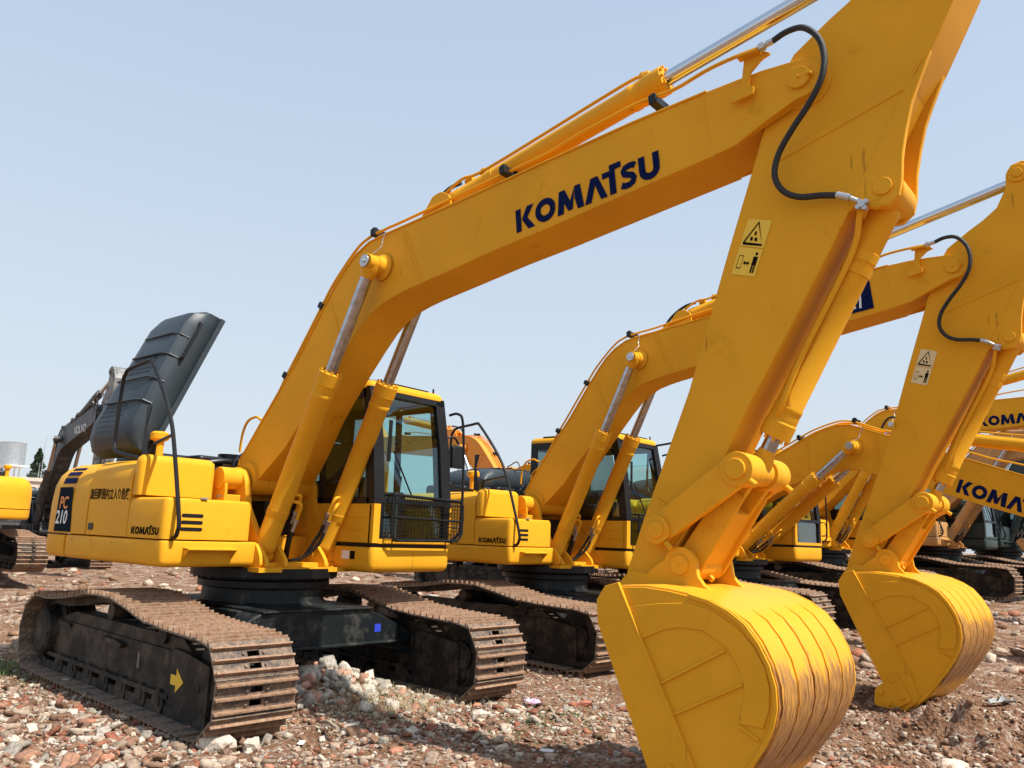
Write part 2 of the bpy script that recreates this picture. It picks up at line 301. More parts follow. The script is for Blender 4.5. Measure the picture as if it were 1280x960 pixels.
TRACK = [(1.70, 0), (1.86, .04), (1.97, .13), (2.03, .25), (2.04, .38), (2.02, .51), (1.95, .62), (1.84, .69), (1.70, .71), (1.36, .72), (1.09, .73), (.80, .75), (.57, .79), (.40, .82), (.14, .865), (-.11, .87), (-.48, .86), (-.66, .83), (-.95, .79),
         (-1.36, .755), (-1.65, .755), (-1.86, .70), (-2.02, .58), (-2.09, .42), (-2.09, .27), (-2.03, .14), (-1.92, .05), (-1.75, 0)]

def track_samples(n):
    P = [Vector(p) for p in TRACK]; seg = [(P[(i + 1) % len(P)] - P[i]).length for i in range(len(P))]; L = sum(seg); out = []
    def pt(s):
        s %= L; i = 0
        while s > seg[i]: s -= seg[i]; i += 1
        return P[i].lerp(P[(i + 1) % len(P)], s / seg[i])
    for k in range(n):
        s = k * L / n; a, b = pt(s - .04), pt(s + .04); out.append((pt(s), (b - a).normalized()))
    return out, L / n
NSH = 35
def shoe_mesh(pitch):
    bm = nb(); hp = pitch / 2; g = pitch / 3
    # local: x along belt, z outward (0 = grouser top), y across
    t0, t1 = -.045, -.032
    box(bm, -hp + .004, -g * .5 - .02, -.3, .3, t0, t1); box(bm, g * .5 + .02, hp + .006, -.3, .3, t0, t1)
    for a, b in ((-g * .5 - .02, -g * .5 + .02), (g * .5 - .02, g * .5 + .02)):
        box(bm, a, b, -.3, -.045, t0, t1); box(bm, a, b, .045, .3, t0, t1)
    box(bm, -g * .5 + .02, g * .5 - .02, -.3, .3, t0, t1)
    for x in (-g, 0, g):
        prism(bm, [(x - .011, t1 - .001), (x + .011, t1 - .001), (x + .006, 0), (x - .006, 0)], -.298, .298, 'y', 1)
    for y in (-.075, .075):
        for x in (-g * .5, g * .5): cyl(bm, (x, y, t1 - .001), (x, y, t1 + .012), .012, 6)
    bmesh.ops.recalc_face_normals(bm, faces=bm.faces)
    me = bpy.data.meshes.new('track_shoe'); bm.to_mesh(me); bm.free(); me.materials.append(M['shoe_plate']); me.materials.append(M['grouser']); return me
SAMP, PITCH = track_samples(NSH); SHOE = shoe_mesh(PITCH)
def belt_far_mesh():
    bm = nb(); tmp = bmesh.new(); tmp.from_mesh(SHOE)
    for p, t in SAMP:
        nrm = Vector((t.y, -t.x)); mm = Matrix(((t.x, 0, nrm.x, p.x), (0, 1, 0, 0), (t.y, 0, nrm.y, p.y), (0, 0, 0, 1)))
        vs = [bm.verts.new(mm @ v.co) for v in tmp.verts]
        for f in tmp.faces: q = bm.faces.new([vs[v.index] for v in f.verts]); q.material_index = f.material_index
    tmp.free(); me = bpy.data.meshes.new('track_belt'); bm.to_mesh(me); bm.free(); me.materials.append(M['shoe_plate']); me.materials.append(M['grouser']); return me
BELT = belt_far_mesh()

def crawler(parent, side, und, near, arrow=False):
    r = bpy.data.objects.new('crawler_track', None); C.objects.link(r); r.parent = parent
    r.matrix_local = Matrix.Rotation(und, 4, 'Z') @ Matrix.Translation((0, side * 1.17, 0))
    if near:
        for p, t in SAMP:
            o = obj('track_shoe', SHOE, None, r); nrm = Vector((t.y, -t.x)); j = random.uniform(-.006, .006)
            o.matrix_local = Matrix(((t.x, 0, nrm.x, p.x), (0, 1, 0, j), (t.y, 0, nrm.y, p.y), (0, 0, 0, 1)))
    else: obj('track_belt', BELT, None, r)
    key = 'crawler%d' % side
    if key not in CACHE:
        L = []
        bm = nb(); P = TRACK; i1, i2 = inset(P, .05), inset(P, .115)
        for a, b in ((-.13, -.04), (.04, .13)):
            for k in range(len(P)):
                k2 = (k + 1) % len(P); q = [i1[k], i1[k2], i2[k2], i2[k]]
                prism(bm, q, a, b, 'y')
        L.append(('track_chain', bm, 'frame_black', 0))
        bm = nb(); o_ = side * 1.0     # outer direction
        box(bm, -1.62, 1.25, -.11, .11, .20, .50)
        prism(bm, [(-1.60, .50), (1.25, .50), (1.05, .60), (-1.2, .60)], -.09, .09)
        box(bm, -1.66, 1.0, -.15, .15, .165, .20)        # lower ledge
        prism(bm, round_poly([(-.35, .44), (.05, .42), (.10, .455), (-.05, .475), (-.35, .475)], .01), -.16, .16); box(bm, -1.5, -1.2, -.13, .13, .46, .49)
        L.append(('track_frame', bm, 'frame_black', .008))
        bm = nb(); prism(bm, round_poly([(.93, .20), (1.04, .05), (1.54, .02), (1.60, .06), (1.60, .47), (1.25, .52), (1.0, .53), (.93, .48)], .018), -.14, .14)
        prism(bm, round_poly([(1.50, .12), (1.66, .16), (1.67, .38), (1.50, .44)], .03), -.10, .10)
        for yy in (-.142, .142): ycyl(bm, 1.45, .31, yy - .004, yy + .004, .035)
        L.append(('idler_guard', bm, 'frame_black', .012))
        bm = nb(); ycyl(bm, 1.62, .37, -.09, .09, .30, 40); ycyl(bm, 1.62, .37, -.12, .12, .12)
        L.append(('idler', bm, 'frame_black', .01))
        for x in (-1.35, -1.0, -.62, -.25, .12, .5, .82):
            bm = nb(); ycyl(bm, x, .115, -.12, .12, .075); ycyl(bm, x, .115, -.14, -.09, .10); ycyl(bm, x, .115, .09, .14, .10); box(bm, x - .05, x + .05, -.15, .15, .10, .17)
            L.append(('track_roller', bm, 'frame_black', 0))
        bm = nb(); lathe(bm, (-1.78, -.20, .38), (-1.78, .22, .38), [(0, .19), (.05, .22), (.3, .24), (.35, .29), (1, .29)], 32)
        for k in range(22):
            a = 2 * math.pi * k / 22; cx, cz = -1.78 + .30 * math.cos(a), .38 + .30 * math.sin(a); cyl(bm, (cx, -.03, cz), (cx, .03, cz), .035, 8)
        L.append(('drive_sprocket', bm, 'frame_black', 0))
        for x in (-.3, .75):
            bm = nb(); ycyl(bm, x, .68 if x < 0 else .60, -.12, .12, .07); box(bm, x - .04, x + .04, -.03, .03, .5, .6); L.append(('carrier_roller', bm, 'frame_black', 0))
        CACHE[key] = [(n, obj(n, b, m_, r, bv)) for n, b, m_, bv in L]
    else:
        for n, o in CACHE[key]: clone(o, r)
    if side < 0 and near:
        s = 1.0
        if arrow: decal([[(.93, .30), (1.02, .30), (1.02, .25), (1.14, .335), (1.02, .42), (1.02, .37), (.93, .37)]], lambda u, v: (u + .09, -.1435, v - .02), 'arrow_mark', 'label_yellow', r)
        decal([[(-.02, .30), (.02, .30), (.02, .42), (-.02, .42)]], lambda u, v: (u + .35, -.1135, v), 'white_label', 'grey_ink', r)
    return r
CACHE = {}

def part(key, parent, fn):
    """builds the part once; later excavators get copies of it and of its children"""
    if key in CACHE:
        src = CACHE[key]; c = clone(src, parent)
        for ch in [o for o in bpy.data.objects if o.parent == src and o.get('_c')]: clone(ch, c)
        return c
    o = fn(parent); CACHE[key] = o
    for ch in o.children: ch['_c'] = 1
    return o

def hyd(parent, name, p0, p1, rb, rr, frac, paint, rod='worn_chrome', eye=.09, y=0, bolts=10, wide=.08):
    """hydraulic cylinder from base pin p0 to rod pin p1 (xz); frac = barrel share"""
    A, B = Vector((p0[0], y, p0[1])), Vector((p1[0], y, p1[1])); d = (B - A); L = d.length; G = A + d * frac
    bm = nb(); e = eye / L
    lathe(bm, A + d * e * .6, G, [(0, rb * .85), (.02, rb * 1.04), (.05, rb * 1.04), (.055, rb), (.86, rb), (.865, rb * 1.06), (.885, rb * 1.06), (.89, rb * 1.01), (.905, rb * 1.06), (.93, rb * 1.06), (.935, rb * 1.13), (1, rb * 1.13)], 32)
    ycyl(bm, p0[0], p0[1], y - wide, y + wide, eye)
    u = d.normalized(); o_ = u.orthogonal().normalized(); v = u.cross(o_)
    for k in range(bolts):
        a = 2 * math.pi * k / bolts; c = G + (o_ * math.cos(a) + v * math.sin(a)) * rb * .98; cyl(bm, c, c + u * .022, rb * .13, 6)
    # pipe clamp band
    lathe(bm, A + d * frac * .22, A + d * frac * .26, [(0, rb * 1.05), (1, rb * 1.05)], 32)
    o = obj(name, bm, paint, parent, .004)
    bm = nb(); cyl(bm, G - d * .01, B - d * (eye * .7 / L), rr, 28); obj('cylinder_rod', bm, rod, o)
    bm = nb(); ycyl(bm, p1[0], p1[1], y - wide, y + wide, eye * .95); lathe(bm, B - d * (eye * 1.8 / L), B, [(0, rr * 1.05), (.5, rr * 1.5), (1, rr * 1.4)], 20)
    obj('rod_eye', bm, paint, o, .005)
    return o

def excavator(name, label, cat, loc, yaw, und=0, dB=0, dA=0, dK=0, paint='yellow', hood='closed', near=True, words=True, cabm='yellow', armm=None, group=None, z=0, brand='maker', bucket=True, dark=False, front_guard=True, tag_='k', rail=True):
    root = bpy.data.objects.new(name, None); C.objects.link(root); root.location = loc; root.rotation_euler = (0, 0, rad(yaw))
    root['label'] = label; root['category'] = cat
    if group: root['group'] = group
    armm = armm or paint
    K = lambda s: s + '/' + paint + '/' + cabm + '/' + tag_
    # ---- undercarriage
    crawler(root, -1, rad(und), near, tag_ == 'k'); crawler(root, 1, rad(und), near)
    def f(pa):
        bm = nb(); beam = [(-1.05, .30), (-1.05, .50), (-.72, .66), (-.55, .74), (.50, .74), (.72, .66), (1.05, .50), (1.05, .30), (.6, .42), (-.6, .42)]
        prism(bm, round_poly(beam, .03), .62, .92, 'x'); prism(bm, round_poly(beam, .03), -.92, -.62, 'x')
        box(bm, -.62, .62, -.62, .62, .42, .735); prism(bm, [(p[0] * 1.0, p[1]) for p in [(-.95, .735), (.95, .735), (.95, .757), (-.95, .757)]], -.56, .56)
        box(bm, .60, .955, -1.0, 1.0, .425, .45)
        lathe(bm, (0, -.03, .75), (0, -.03, .90), [(0, .60), (.2, .56), (1, .55)], 40)
        o = obj('undercarriage_frame', bm, 'car_body', pa, .01); o.matrix_local = Matrix.Rotation(rad(und), 4, 'Z')
        decal([[(0, 0), (1, 0), (1, 1), (0, 1)]], lambda u, v: (.924, .60 + .07 * u, .53 + .07 * v), 'blue_sticker', 'blue_sticker', o)
        return o
    o = part('under/' + str(dark), root, f); o.matrix_local = Matrix.Rotation(rad(und), 4, 'Z')
    def f(pa):
        bm = nb(); lathe(bm, (0, -.03, .90), (0, -.03, 1.08), [(0, .55), (.02, .60), (.35, .60), (.4, .57), (.5, .57), (.52, .67), (1, .67)], 48)
        for k in range(36):
            a = 2 * math.pi * k / 36; cyl(bm, (.63 * math.cos(a), -.03 + .63 * math.sin(a), .975), (.63 * math.cos(a), -.03 + .63 * math.sin(a), .99), .014, 6)
        return obj('swing_circle', bm, 'black', pa, .004)
    part('swing', root, f)
    # ---- revolving frame
    def f(pa):
        bm = nb()
        rbox(bm, -1.30, .507, -1.355, -.47, 1.095, 1.305, .05, .015, .05)
        rbox(bm, -1.30, -.72, -.47, 1.40, 1.095, 1.305, .02, .015, .03)
        box(bm, -.9, .5, -.46, .46, 1.085, 1.13); box(bm, .38, .62, -.52, .47, 1.052, 1.092)
        for yy in (-.40, -.28, -.05, .08, .30, .42): cyl(bm, (.57, yy, 1.09), (.57, yy, 1.102), .012, 6)
        for xx in (-1.15, -.75, -.35, .05, .40): cyl(bm, (xx, -1.352, 1.27), (xx, -1.362, 1.27), .008, 8)
        prism(bm, round_poly([(.36, 1.10), (.60, 1.10), (.58, 1.20), (.50, 1.30), (.36, 1.30)], .04), -.50, -.47)
        return obj('revolving_frame', bm, paint, pa, .006)
    part(K('rf'), root, f)
    def f(pa):
        bm = nb(); prism(bm, [(.50, 1.245), (.60, 1.235), (.60, 1.247), (.50, 1.257)], -1.17, -.72); prism(bm, [(.50, 1.15), (.59, 1.236), (.50, 1.236)], -1.165, -1.155); prism(bm, [(.50, 1.15), (.59, 1.236), (.50, 1.236)], -.735, -.725)
        return obj('front_step', bm, paint, pa, .003)
    part(K('step'), root, f)
    def f(pa):
        bm = nb()
        wall = round_poly([(-.55, 1.12), (.50, 1.12), (.46, 1.30), (.20, 1.62), (.14, 1.86), (.08, 1.94), (-.04, 1.99), (-.14, 1.96), (-.22, 1.86), (-.30, 1.70), (-.55, 1.60)], .05)
        prism(bm, wall, -.43, -.37); prism(bm, wall, .34, .40)
        prism(bm, round_poly([(-.5, 1.3), (.10, 1.3), (.10, 1.80), (.04, 1.93), (-.08, 1.95), (-.18, 1.86), (-.25, 1.68), (-.5, 1.6)], .05), -.60, -.57)
        ycyl(bm, 0, 1.87, -.62, -.36, .10); box(bm, .02, .10, -.58, -.43, 1.3, 1.72)
        box(bm, -.40, -.12, -.37, .34, 1.10, 1.76); box(bm, -.14, .12, -.37, .34, 1.10, 1.36)
        o = obj('boom_mount', bm, paint, pa, .01)
        bm = nb(); ycyl(bm, .0, 1.70, -.61, -.59, .022); box(bm, -.03, .07, -.604, -.595, 1.695, 1.71); obj('grease_fitting', bm, 'steel', o)
        for yy in ((-.44, -.40), (-.24, -.20), (.20, .24), (.40, .44)):
            bm = nb(); prism(bm, round_poly([(.12, 1.09), (.60, 1.09), (.58, 1.16), (.50, 1.24), (.44, 1.29), (.34, 1.29), (.27, 1.24), (.20, 1.16)], .03), yy[0], yy[1])
            obj('cylinder_bracket', bm, paint, o, .008)
        for y0, y1 in ((-.46, -.19), (.19, .46)): bm = nb(); ycyl(bm, .36, 1.19, y0, y1, .055); obj('pivot_pin', bm, paint, o, .005)
        bm = nb(); box(bm, -.105, .13, -.19, .17, 1.37, 1.68); obj('swivel_opening', bm, 'black', o)
        return o
    part(K('mount'), root, f)
    def f(pa):
        bm = nb(); cw = [(-.90, -1.355), (-1.60, -1.355), (-1.78, -1.32), (-1.92, -1.22), (-2.10, -.95), (-2.22, -.55), (-2.27, 0), (-2.22, .55), (-2.10, .95), (-1.92, 1.22), (-1.78, 1.35), (-1.60, 1.40), (-.90, 1.40)][::-1]
        layered(bm, cw, [(1.315, 0), (1.60, .0), (1.76, .015), (1.86, .05), (1.93, .11), (1.975, .20), (1.985, .3)])
        o = obj('counterweight', bm, paint, pa, .006)
        bm = nb(); layered(bm, cw, [(1.10, .03), (1.125, .01), (1.16, 0), (1.30, 0)])
        for v in bm.verts:
            if v.co.x > -1.0: v.co.x = -1.305
        obj('counterweight_skirt', bm, paint, o, .004)
        if tag_ == 'k':
            y = -1.3585
            decal([[(-1.56, 1.33), (-1.19, 1.33), (-1.25, 1.745), (-1.53, 1.745)]], lambda u, v: (u, y, v), 'model_panel', 'panel_black', o)
            text('PC', 'model_letters', 'orange_ink', o, (-1.50, y - .003, 1.545), SIDE, .16, .95, .02, .15)
            text('210', 'model_number', 'white_ink', o, (-1.545, y - .003, 1.405), SIDE, .175, .95, .022, .1)
            for z0, z1, dy in ((1.782, 1.835, .0), (1.86, 1.895, .0), (1.915, 1.935, 0)):
                def pl(u, v):
                    zz = v; ins = np.interp(zz, [1.60, 1.76, 1.86, 1.93, 1.975], [0, .015, .05, .11, .2]); return (u + .03 * (1.9 - v), -1.355 + ins - .008, v)
                decal([[(-1.53, z0), (-1.25, z0), (-1.25, z1), (-1.53, z1)]], pl, 'trim_stripe', 'navy', o)
        return o
    part(K('cw'), root, f)
    def f(pa):
        bm = nb(); plan = [(-.875, -1.355), (-.112, -1.355), (-.112, -1.0), (-.875, -1.0)]
        P = [(-1.355, 1.315), (-1.355, 1.80), (-1.345, 1.87), (-1.31, 1.93), (-1.25, 1.97), (-1.16, 1.99), (-.60, 2.0), (-.60, 1.315)]
        prism(bm, P, -.88, -.112, 'x')
        o = obj('side_cover', bm, paint, pa, .008)
        if tag_ == 'k':
            text('旋回範囲内立入り危険', 'warning_text', 'black_ink', o, (-.865, -1.3575, 1.64), SIDE, .103, .72, .022)
        bm = nb(); prism(bm, round_poly([(-.83, 1.36), (-.74, 1.36), (-.74, 1.42), (-.83, 1.42)], .015), -1.362, -1.354); obj('door_latch', bm, 'black', o)
        return o
    part(K('sc'), root, f)
    def f(pa):
        bm = nb(); rbox(bm, -.112, .03, -1.355, -.66, 1.67, 2.02, .06, .07); 
        return obj('fuel_tank', bm, paint, pa, .004)
    part(K('ft'), root, f)
    def f(pa):
        bm = nb(); plan = round_poly([(-.10, -1.355), (.505, -1.355), (.505, -.56), (-.10, -.48)], [0, .06, .05, 0]); layered(bm, plan, [(1.315, 0), (1.60, 0), (1.635, .01), (1.65, .03)])
        o = obj('tool_box', bm, paint, pa, .005)
        for k, zz in enumerate((1.385, 1.44, 1.495)):
            bm = nb(); prism(bm, round_poly([(-1.21, zz), (-1.02, zz), (-1.02, zz + .03), (-1.21, zz + .03)], .014), .504, .5075, 'x'); obj('vent_slot', bm, 'black', o)
        if words and brand == 'maker': 
            q, _ = maker_word(); decal(q, flat_on_side(-.02, 1.345, .46, .062, -1.3585), 'brand_lettering', 'black_ink', o)
        bm = nb(); box(bm, .47, .51, -1.05, -.99, 1.648, 1.662); obj('latch', bm, 'steel', o)
        return o
    part(K('tb'), root, f)
    def f(pa):
        bm = nb(); P = [(-1.27, 1.315), (-1.27, 1.9), (-1.22, 1.97), (-.6, 1.99)]
        rbox(bm, -.88, -.72, -.60, 1.38, 1.315, 1.97, .04, .05)
        box(bm, -.72, -.34, -.60, .34, 1.315, 1.90)
        o = obj('rear_body', bm, paint, pa, .006); return o
    part(K('rb'), root, f)
    def f(pa):
        bm = nb(); box(bm, -.70, -.2, -1.0, -.62, 1.85, 1.98); tube(bm, [(-.5, -.6, 2.0), (-.45, -.3, 2.06), (-.5, 0, 2.02), (-.5, .3, 2.05)], .03)
        tube(bm, [(-.3, -.3, 1.9), (-.33, -.25, 2.05), (-.38, -.12, 2.15)], .03); tube(bm, [(-.3, -.2, 1.9), (-.36, -.1, 2.05), (-.4, .0, 2.12)], .025)
        rbox(bm, -.85, -.45, -.58, -.3, 1.95, 2.10, .05, .03); box(bm, -.42, -.2, -.58, .30, 1.93, 1.97)
        rbox(bm, -1.7, -.9, -.8, .9, 1.9, 2.12, .05, .05); cyl(bm, (-1.2, .2, 2.1), (-1.2, .2, 2.2), .12)
        return obj('engine_parts', bm, 'black', pa, .004)
    part('eng', root, f)
    def f(pa):
        bm = nb(); cyl(bm, (-.62, -.9, 1.95), (-.62, -.9, 2.22), .045, 20); lathe(bm, (-.62, -.9, 2.20), (-.62, -.9, 2.29), [(0, .05), (.2, .085), (.8, .085), (1, .06)], 20)
        return obj('filler_cap', bm, paint, pa, .003)
    part(K('cap'), root, f)
    # ---- hood: modelled closed, hinged on its right edge when open
    def f(pa):
        # built in place: length axis u (from hinge), x axis; thickness
        bm = nb(); n = 9; X0, X1 = -1.72, -.74; Lh = 1.60
        prof = [(0, 0), (.02, .16), (.10, .25), (.25, .30), (1.35, .34), (1.50, .30), (1.58, .20), (1.60, 0)]
        us = [p[0] for p in prof]
        rings = []
        for u, h in prof:
            XA = X0 + .20 * u / 1.6
            rings.append([(XA, u, 0), (XA, u, h * .75), (XA + .08, u, h * .95), (XA + .2, u, h), (X1 - .12, u, h), (X1 - .04, u, h * .94), (X1, u, h * .72), (X1, u, 0)])
        R_ = ringloft(bm, rings, caps=False, closed=False)
        o = obj('engine_hood', bm, 'hood_grey', pa)
        sm = o.modifiers.new('solid', 'SOLIDIFY'); sm.thickness = .025
        bm = nb()
        for u in (.45, .70, .98, 1.22): 
            tube(bm, [(X0 + .15 + .12 * u, u, .335 if u > .5 else .32), (X1 - .12, u, .342 if u > .5 else .325), (X1 - .03, u, .30), (X1 + .002, u, .22)], .012, 6, False)
        obj('hood_rib', bm, 'hood_grey', o)
        for u0, rows, x0, cols in ((.78, 5, X0 + .34, 7), (.14, 6, X0 + .24, 7)):
            bm = nb()
            for r_ in range(rows):
                for c_ in range(cols):
                    x = x0 + c_ * .066; u = u0 + r_ * .050; h = np.interp(u, [.1, .25, 1.35], [.25, .30, .34])
                    prism(bm, round_poly([(x, u), (x + .048, u), (x + .048, u + .034), (x, u + .034)], .008, 2), h - .02, h + .004, 'z')
            box(bm, x0 + .01, x0 + cols * .066 - .03, u0 + .005, u0 + rows * .05 - .03, .22, .235)
            obj('vent_grille', bm, 'black', o)
        bm = nb(); tube(bm, [(X1 + .01, .98, .20), (X1 + .045, 1.0, .20), (X1 + .045, 1.40, .20), (X1 + .01, 1.42, .20)], .016, 8, False); obj('hood_handle', bm, 'black', o, 0)
        bm = nb(); box(bm, X1 - .03, X1 + .02, 0, 1.60, -.02, .03); obj('hood_flange', bm, 'hood_grey', o, .005)
        return o
    if hood:
        h = part('hood', root, f)
        if hood == 'open': h.matrix_local = Matrix.Translation((0, -.93, 2.06)) @ Matrix.Rotation(rad(67), 4, 'X') @ Matrix.Translation((0, -.0, 0))
        else: h.matrix_local = Matrix.Translation((.12, -.70, 2.06))
    # ---- right handrail
    def f(pa):
        bm = nb(); y = -1.27
        tube(bm, [(.42, y, 1.325), (.53, y, 1.33), (.575, y, 1.38), (.57, y, 1.50), (.38, y, 2.05), (.27, y, 2.30), (.09, y, 2.55), (-.17, y, 2.84), (-.23, y, 2.87), (-.33, y, 2.86), (-.60, y, 2.83), (-.67, y, 2.78), (-.70, y, 2.70), (-.72, y, 2.22), (-.70, y, 2.12), (-.63, y, 2.06), (-.30, y + .05, 2.0)], .0175, 10)
        tube(bm, [(.33, y, 2.17), (-.16, y + .1, 2.13), (-.2, y + .12, 2.0)], .016, 8, False)
        box(bm, .38, .47, y - .03, y + .03, 1.305, 1.33)
        prism(bm, round_poly([(-.30, 2.0), (-.20, 2.0), (-.27, 2.30), (-.22, 2.47), (-.30, 2.47)], .01), y + .06, y + .07)
        return obj('handrail', bm, 'black', pa)
    if rail: part('rail', root, f)
    # ---- cab
    def f(pa):
        bm = nb()
        rbox(bm, -.70, 1.035, .375, 1.405, 1.06, 1.29, .06, .01, .07)
        base = obj('cab', bm, cabm, pa, .004)
        bm = nb(); box(bm, -.68, 1.0, .39, 1.39, 1.288, 1.328); obj('cab_gap_seal', bm, 'black', base)
        bm = nb(); rbox(bm, -.70, 1.0, .375, .41, 1.33, 1.69, .012, .01); box(bm, .965, 1.03, .375, .455, 1.33, 1.69)
        box(bm, .965, 1.03, .455, 1.40, 1.325, 1.37); box(bm, .965, 1.03, 1.375, 1.405, 1.37, 1.69); rbox(bm, -.70, .96, 1.37, 1.405, 1.33, 1.69, .012, .01); box(bm, -.70, -.66, .41, 1.37, 1.33, 1.8)
        for zz in (1.44, 1.56): box(bm, .3, .93, .371, .376, zz, zz + .012)
        obj('cab_lower_panel', bm, cabm, base, .005)
        fr = lambda z: 1.03 if z < 1.7 else float(np.interp(z, [1.7, 2.3, 2.86], [1.03, .96, .845]))
        bm = nb()
        for y0, y1 in ((.375, .50), (1.27, 1.40)):
            prism(bm, [(fr(1.69) - .12, 1.69), (fr(1.69), 1.69), (fr(2.3), 2.3), (fr(2.82), 2.82), (fr(2.82) - .10, 2.82), (fr(2.3) - .12, 2.3)], y0, y1)
        for y0, y1 in ((.375, .405), (1.37, 1.40)):
            prism(bm, [(.18, 1.69), (.26, 1.69), (.22, 2.8), (.14, 2.8)], y0, y1); box(bm, -.70, -.58, y0, y1, 1.69, 2.8); box(bm, -.6, fr(2.8) - .05, y0, y1, 2.70, 2.80); box(bm, -.6, .95, y0, y1, 1.69, 1.75)
        box(bm, -.70, -.64, .40, 1.38, 2.7, 2.8); box(bm, -.70, -.64, .40, .48, 1.8, 2.7); box(bm, -.70, -.64, 1.30, 1.38, 1.8, 2.7)
        prism(bm, [(fr(2.74), 2.74), (fr(2.82), 2.82), (fr(2.82) - .1, 2.82), (fr(2.74) - .1, 2.74)], .40, 1.40)
        prism(bm, [(1.0, 1.70), (1.032, 1.70), (1.025, 1.75), (.99, 1.75)], .45, 1.30)
        box(bm, .98, 1.025, .455, .50, 1.37, 1.70); box(bm, .98, 1.025, 1.30, 1.375, 1.37, 1.70)
        obj('cab_frame', bm, 'black', base, .006)
        bm = nb(); plan = round_poly([(-.74, .37), (.86, .37), (.86, 1.41), (-.74, 1.41)], .10); layered(bm, plan, [(2.80, .0), (2.83, 0), (2.865, .02), (2.885, .06), (2.89, .12)]); obj('cab_roof', bm, cabm, base, .003)
        bm = nb(); tube(bm, [(-.5, .42, 2.89), (.72, .42, 2.89), (.80, .55, 2.89), (.80, 1.2, 2.885)], .012, 6, False); cyl(bm, (.80, 1.28, 2.87), (.80, 1.28, 2.93), .01); obj('rain_gutter', bm, 'black', base)
        bm = nb(); prism(bm, [(fr(1.76) - .03, 1.76), (fr(1.76) - .024, 1.76), (fr(2.3) - .024, 2.3), (fr(2.74) - .024, 2.74), (fr(2.74) - .03, 2.74), (fr(2.3) - .03, 2.3)], .50, 1.27); obj('windshield', bm, 'glass', base)
        bm = nb(); box(bm, .995, 1.0, .50, 1.30, 1.37, 1.70); obj('lower_windshield', bm, 'glass', base)
        bm = nb(); prism(bm, [(-.58, 1.75), (.19, 1.75), (.16, 2.70), (-.58, 2.70)], .384, .388); prism(bm, [(.25, 1.75), (.91, 1.75), (.84, 2.3), (.74, 2.70), (.22, 2.70)], .384, .388); obj('side_window', bm, 'glass_dark', base)
        bm = nb(); prism(bm, [(-.58, 1.75), (.19, 1.75), (.16, 2.70), (-.58, 2.70)], 1.384, 1.388); prism(bm, [(.25, 1.75), (.91, 1.75), (.84, 2.3), (.74, 2.70), (.22, 2.70)], 1.384, 1.388); obj('door_window', bm, 'glass', base)
        bm = nb(); box(bm, -.672, -.668, .48, 1.30, 1.8, 2.7); obj('rear_window', bm, 'glass', base)
        bm = nb(); rbox(bm, -.15, .35, .66, 1.12, 1.70, 1.84, .06, .05); rbox(bm, -.26, -.12, .68, 1.10, 1.84, 2.35, .06, .06); rbox(bm, -.25, -.15, .76, 1.02, 2.37, 2.56, .04, .05); obj('driver_seat', bm, 'seat_fabric', base)
        bm = nb(); box(bm, -.65, .98, .42, 1.36, 1.33, 1.36); rbox(bm, -.2, .45, .44, .60, 1.36, 1.92, .04, .04); rbox(bm, -.2, .45, 1.18, 1.32, 1.36, 1.85, .04, .04); rbox(bm, -.15, .3, .7, 1.1, 1.36, 1.68, .04, .03)
        tube(bm, [(.40, .54, 1.9), (.42, .54, 2.06)], .018); tube(bm, [(.40, 1.24, 1.85), (.42, 1.24, 2.02)], .018); cyl(bm, (.6, .8, 1.36), (.7, .8, 1.78), .015); cyl(bm, (.6, .95, 1.36), (.7, .95, 1.78), .015)
        rbox(bm, .62, .72, .50, .64, 1.7, 1.95, .02, .02); obj('cab_console', bm, 'cab_interior', base)
        bm = nb(); tube(bm, [(fr(1.8) + .0, .86, 1.77), (fr(2.2) + .005, .62, 2.2)], .008, 6, False); box(bm, fr(2.3) - .01, fr(2.3), .56, .60, 2.1, 2.5); obj('wiper', bm, 'black', base)
        if tag_ == 'k': 
            decal([[(0, 0), (1, 0), (1, 1), (0, 1)]], lambda u, v: (.61 + .11 * u, .3735, 1.175 + .075 * v), 'white_label', 'white_card', base)
            decal([[(0, 0), (1, 0), (1, 1), (0, 1)]], lambda u, v: (.73 + .07 * u, .3735, 1.175 + .075 * v), 'black_label', 'black_ink', base)
        return base
    part(K('cab'), root, f)
    def f(pa):
        bm = nb(); x = 1.12; fr = [(.52, 1.78), (1.43, 1.76), (1.475, 1.72), (1.475, 1.44), (1.42, 1.37), (.58, 1.36), (.52, 1.42)]
        tube(bm, [(x, a, b) for a, b in fr + fr[:1]], .015, 8, False); tube(bm, [(x, .52, 1.575), (x, 1.475, 1.56)], .012, 8, False)
        for a, b in ((.54, 1.78), (1.30, 1.765), (.62, 1.36), (1.34, 1.36)): cyl(bm, (.99, a, b), (x, a, b), .012, 8)
        o = obj('front_guard', bm, 'black', pa)
        bm = nb()
        for k in range(24): y = .55 + k * .0385; tube(bm, [(x, y, 1.37), (x, y, 1.775)], .0034, 4, False)
        for k in range(11): z_ = 1.39 + k * .0355; tube(bm, [(x, .52, z_), (x, 1.47, z_)], .0034, 4, False)
        obj('wire_mesh', bm, 'black', o); return o
    if front_guard: part('guard', root, f)
    def f(pa):
        bm = nb(); tube(bm, [(.93, 1.41, 2.66), (1.03, 1.43, 2.67), (1.07, 1.47, 2.58), (1.08, 1.50, 2.1), (1.08, 1.50, 1.55), (1.06, 1.47, 1.42), (.98, 1.42, 1.36)], .014, 8)
        tube(bm, [(1.0, 1.40, 1.72), (1.04, 1.55, 1.70), (1.04, 1.56, 1.52), (1.0, 1.42, 1.5)], .008, 8)
        return obj('grab_rail', bm, 'black', pa)
    part('grab', root, f)
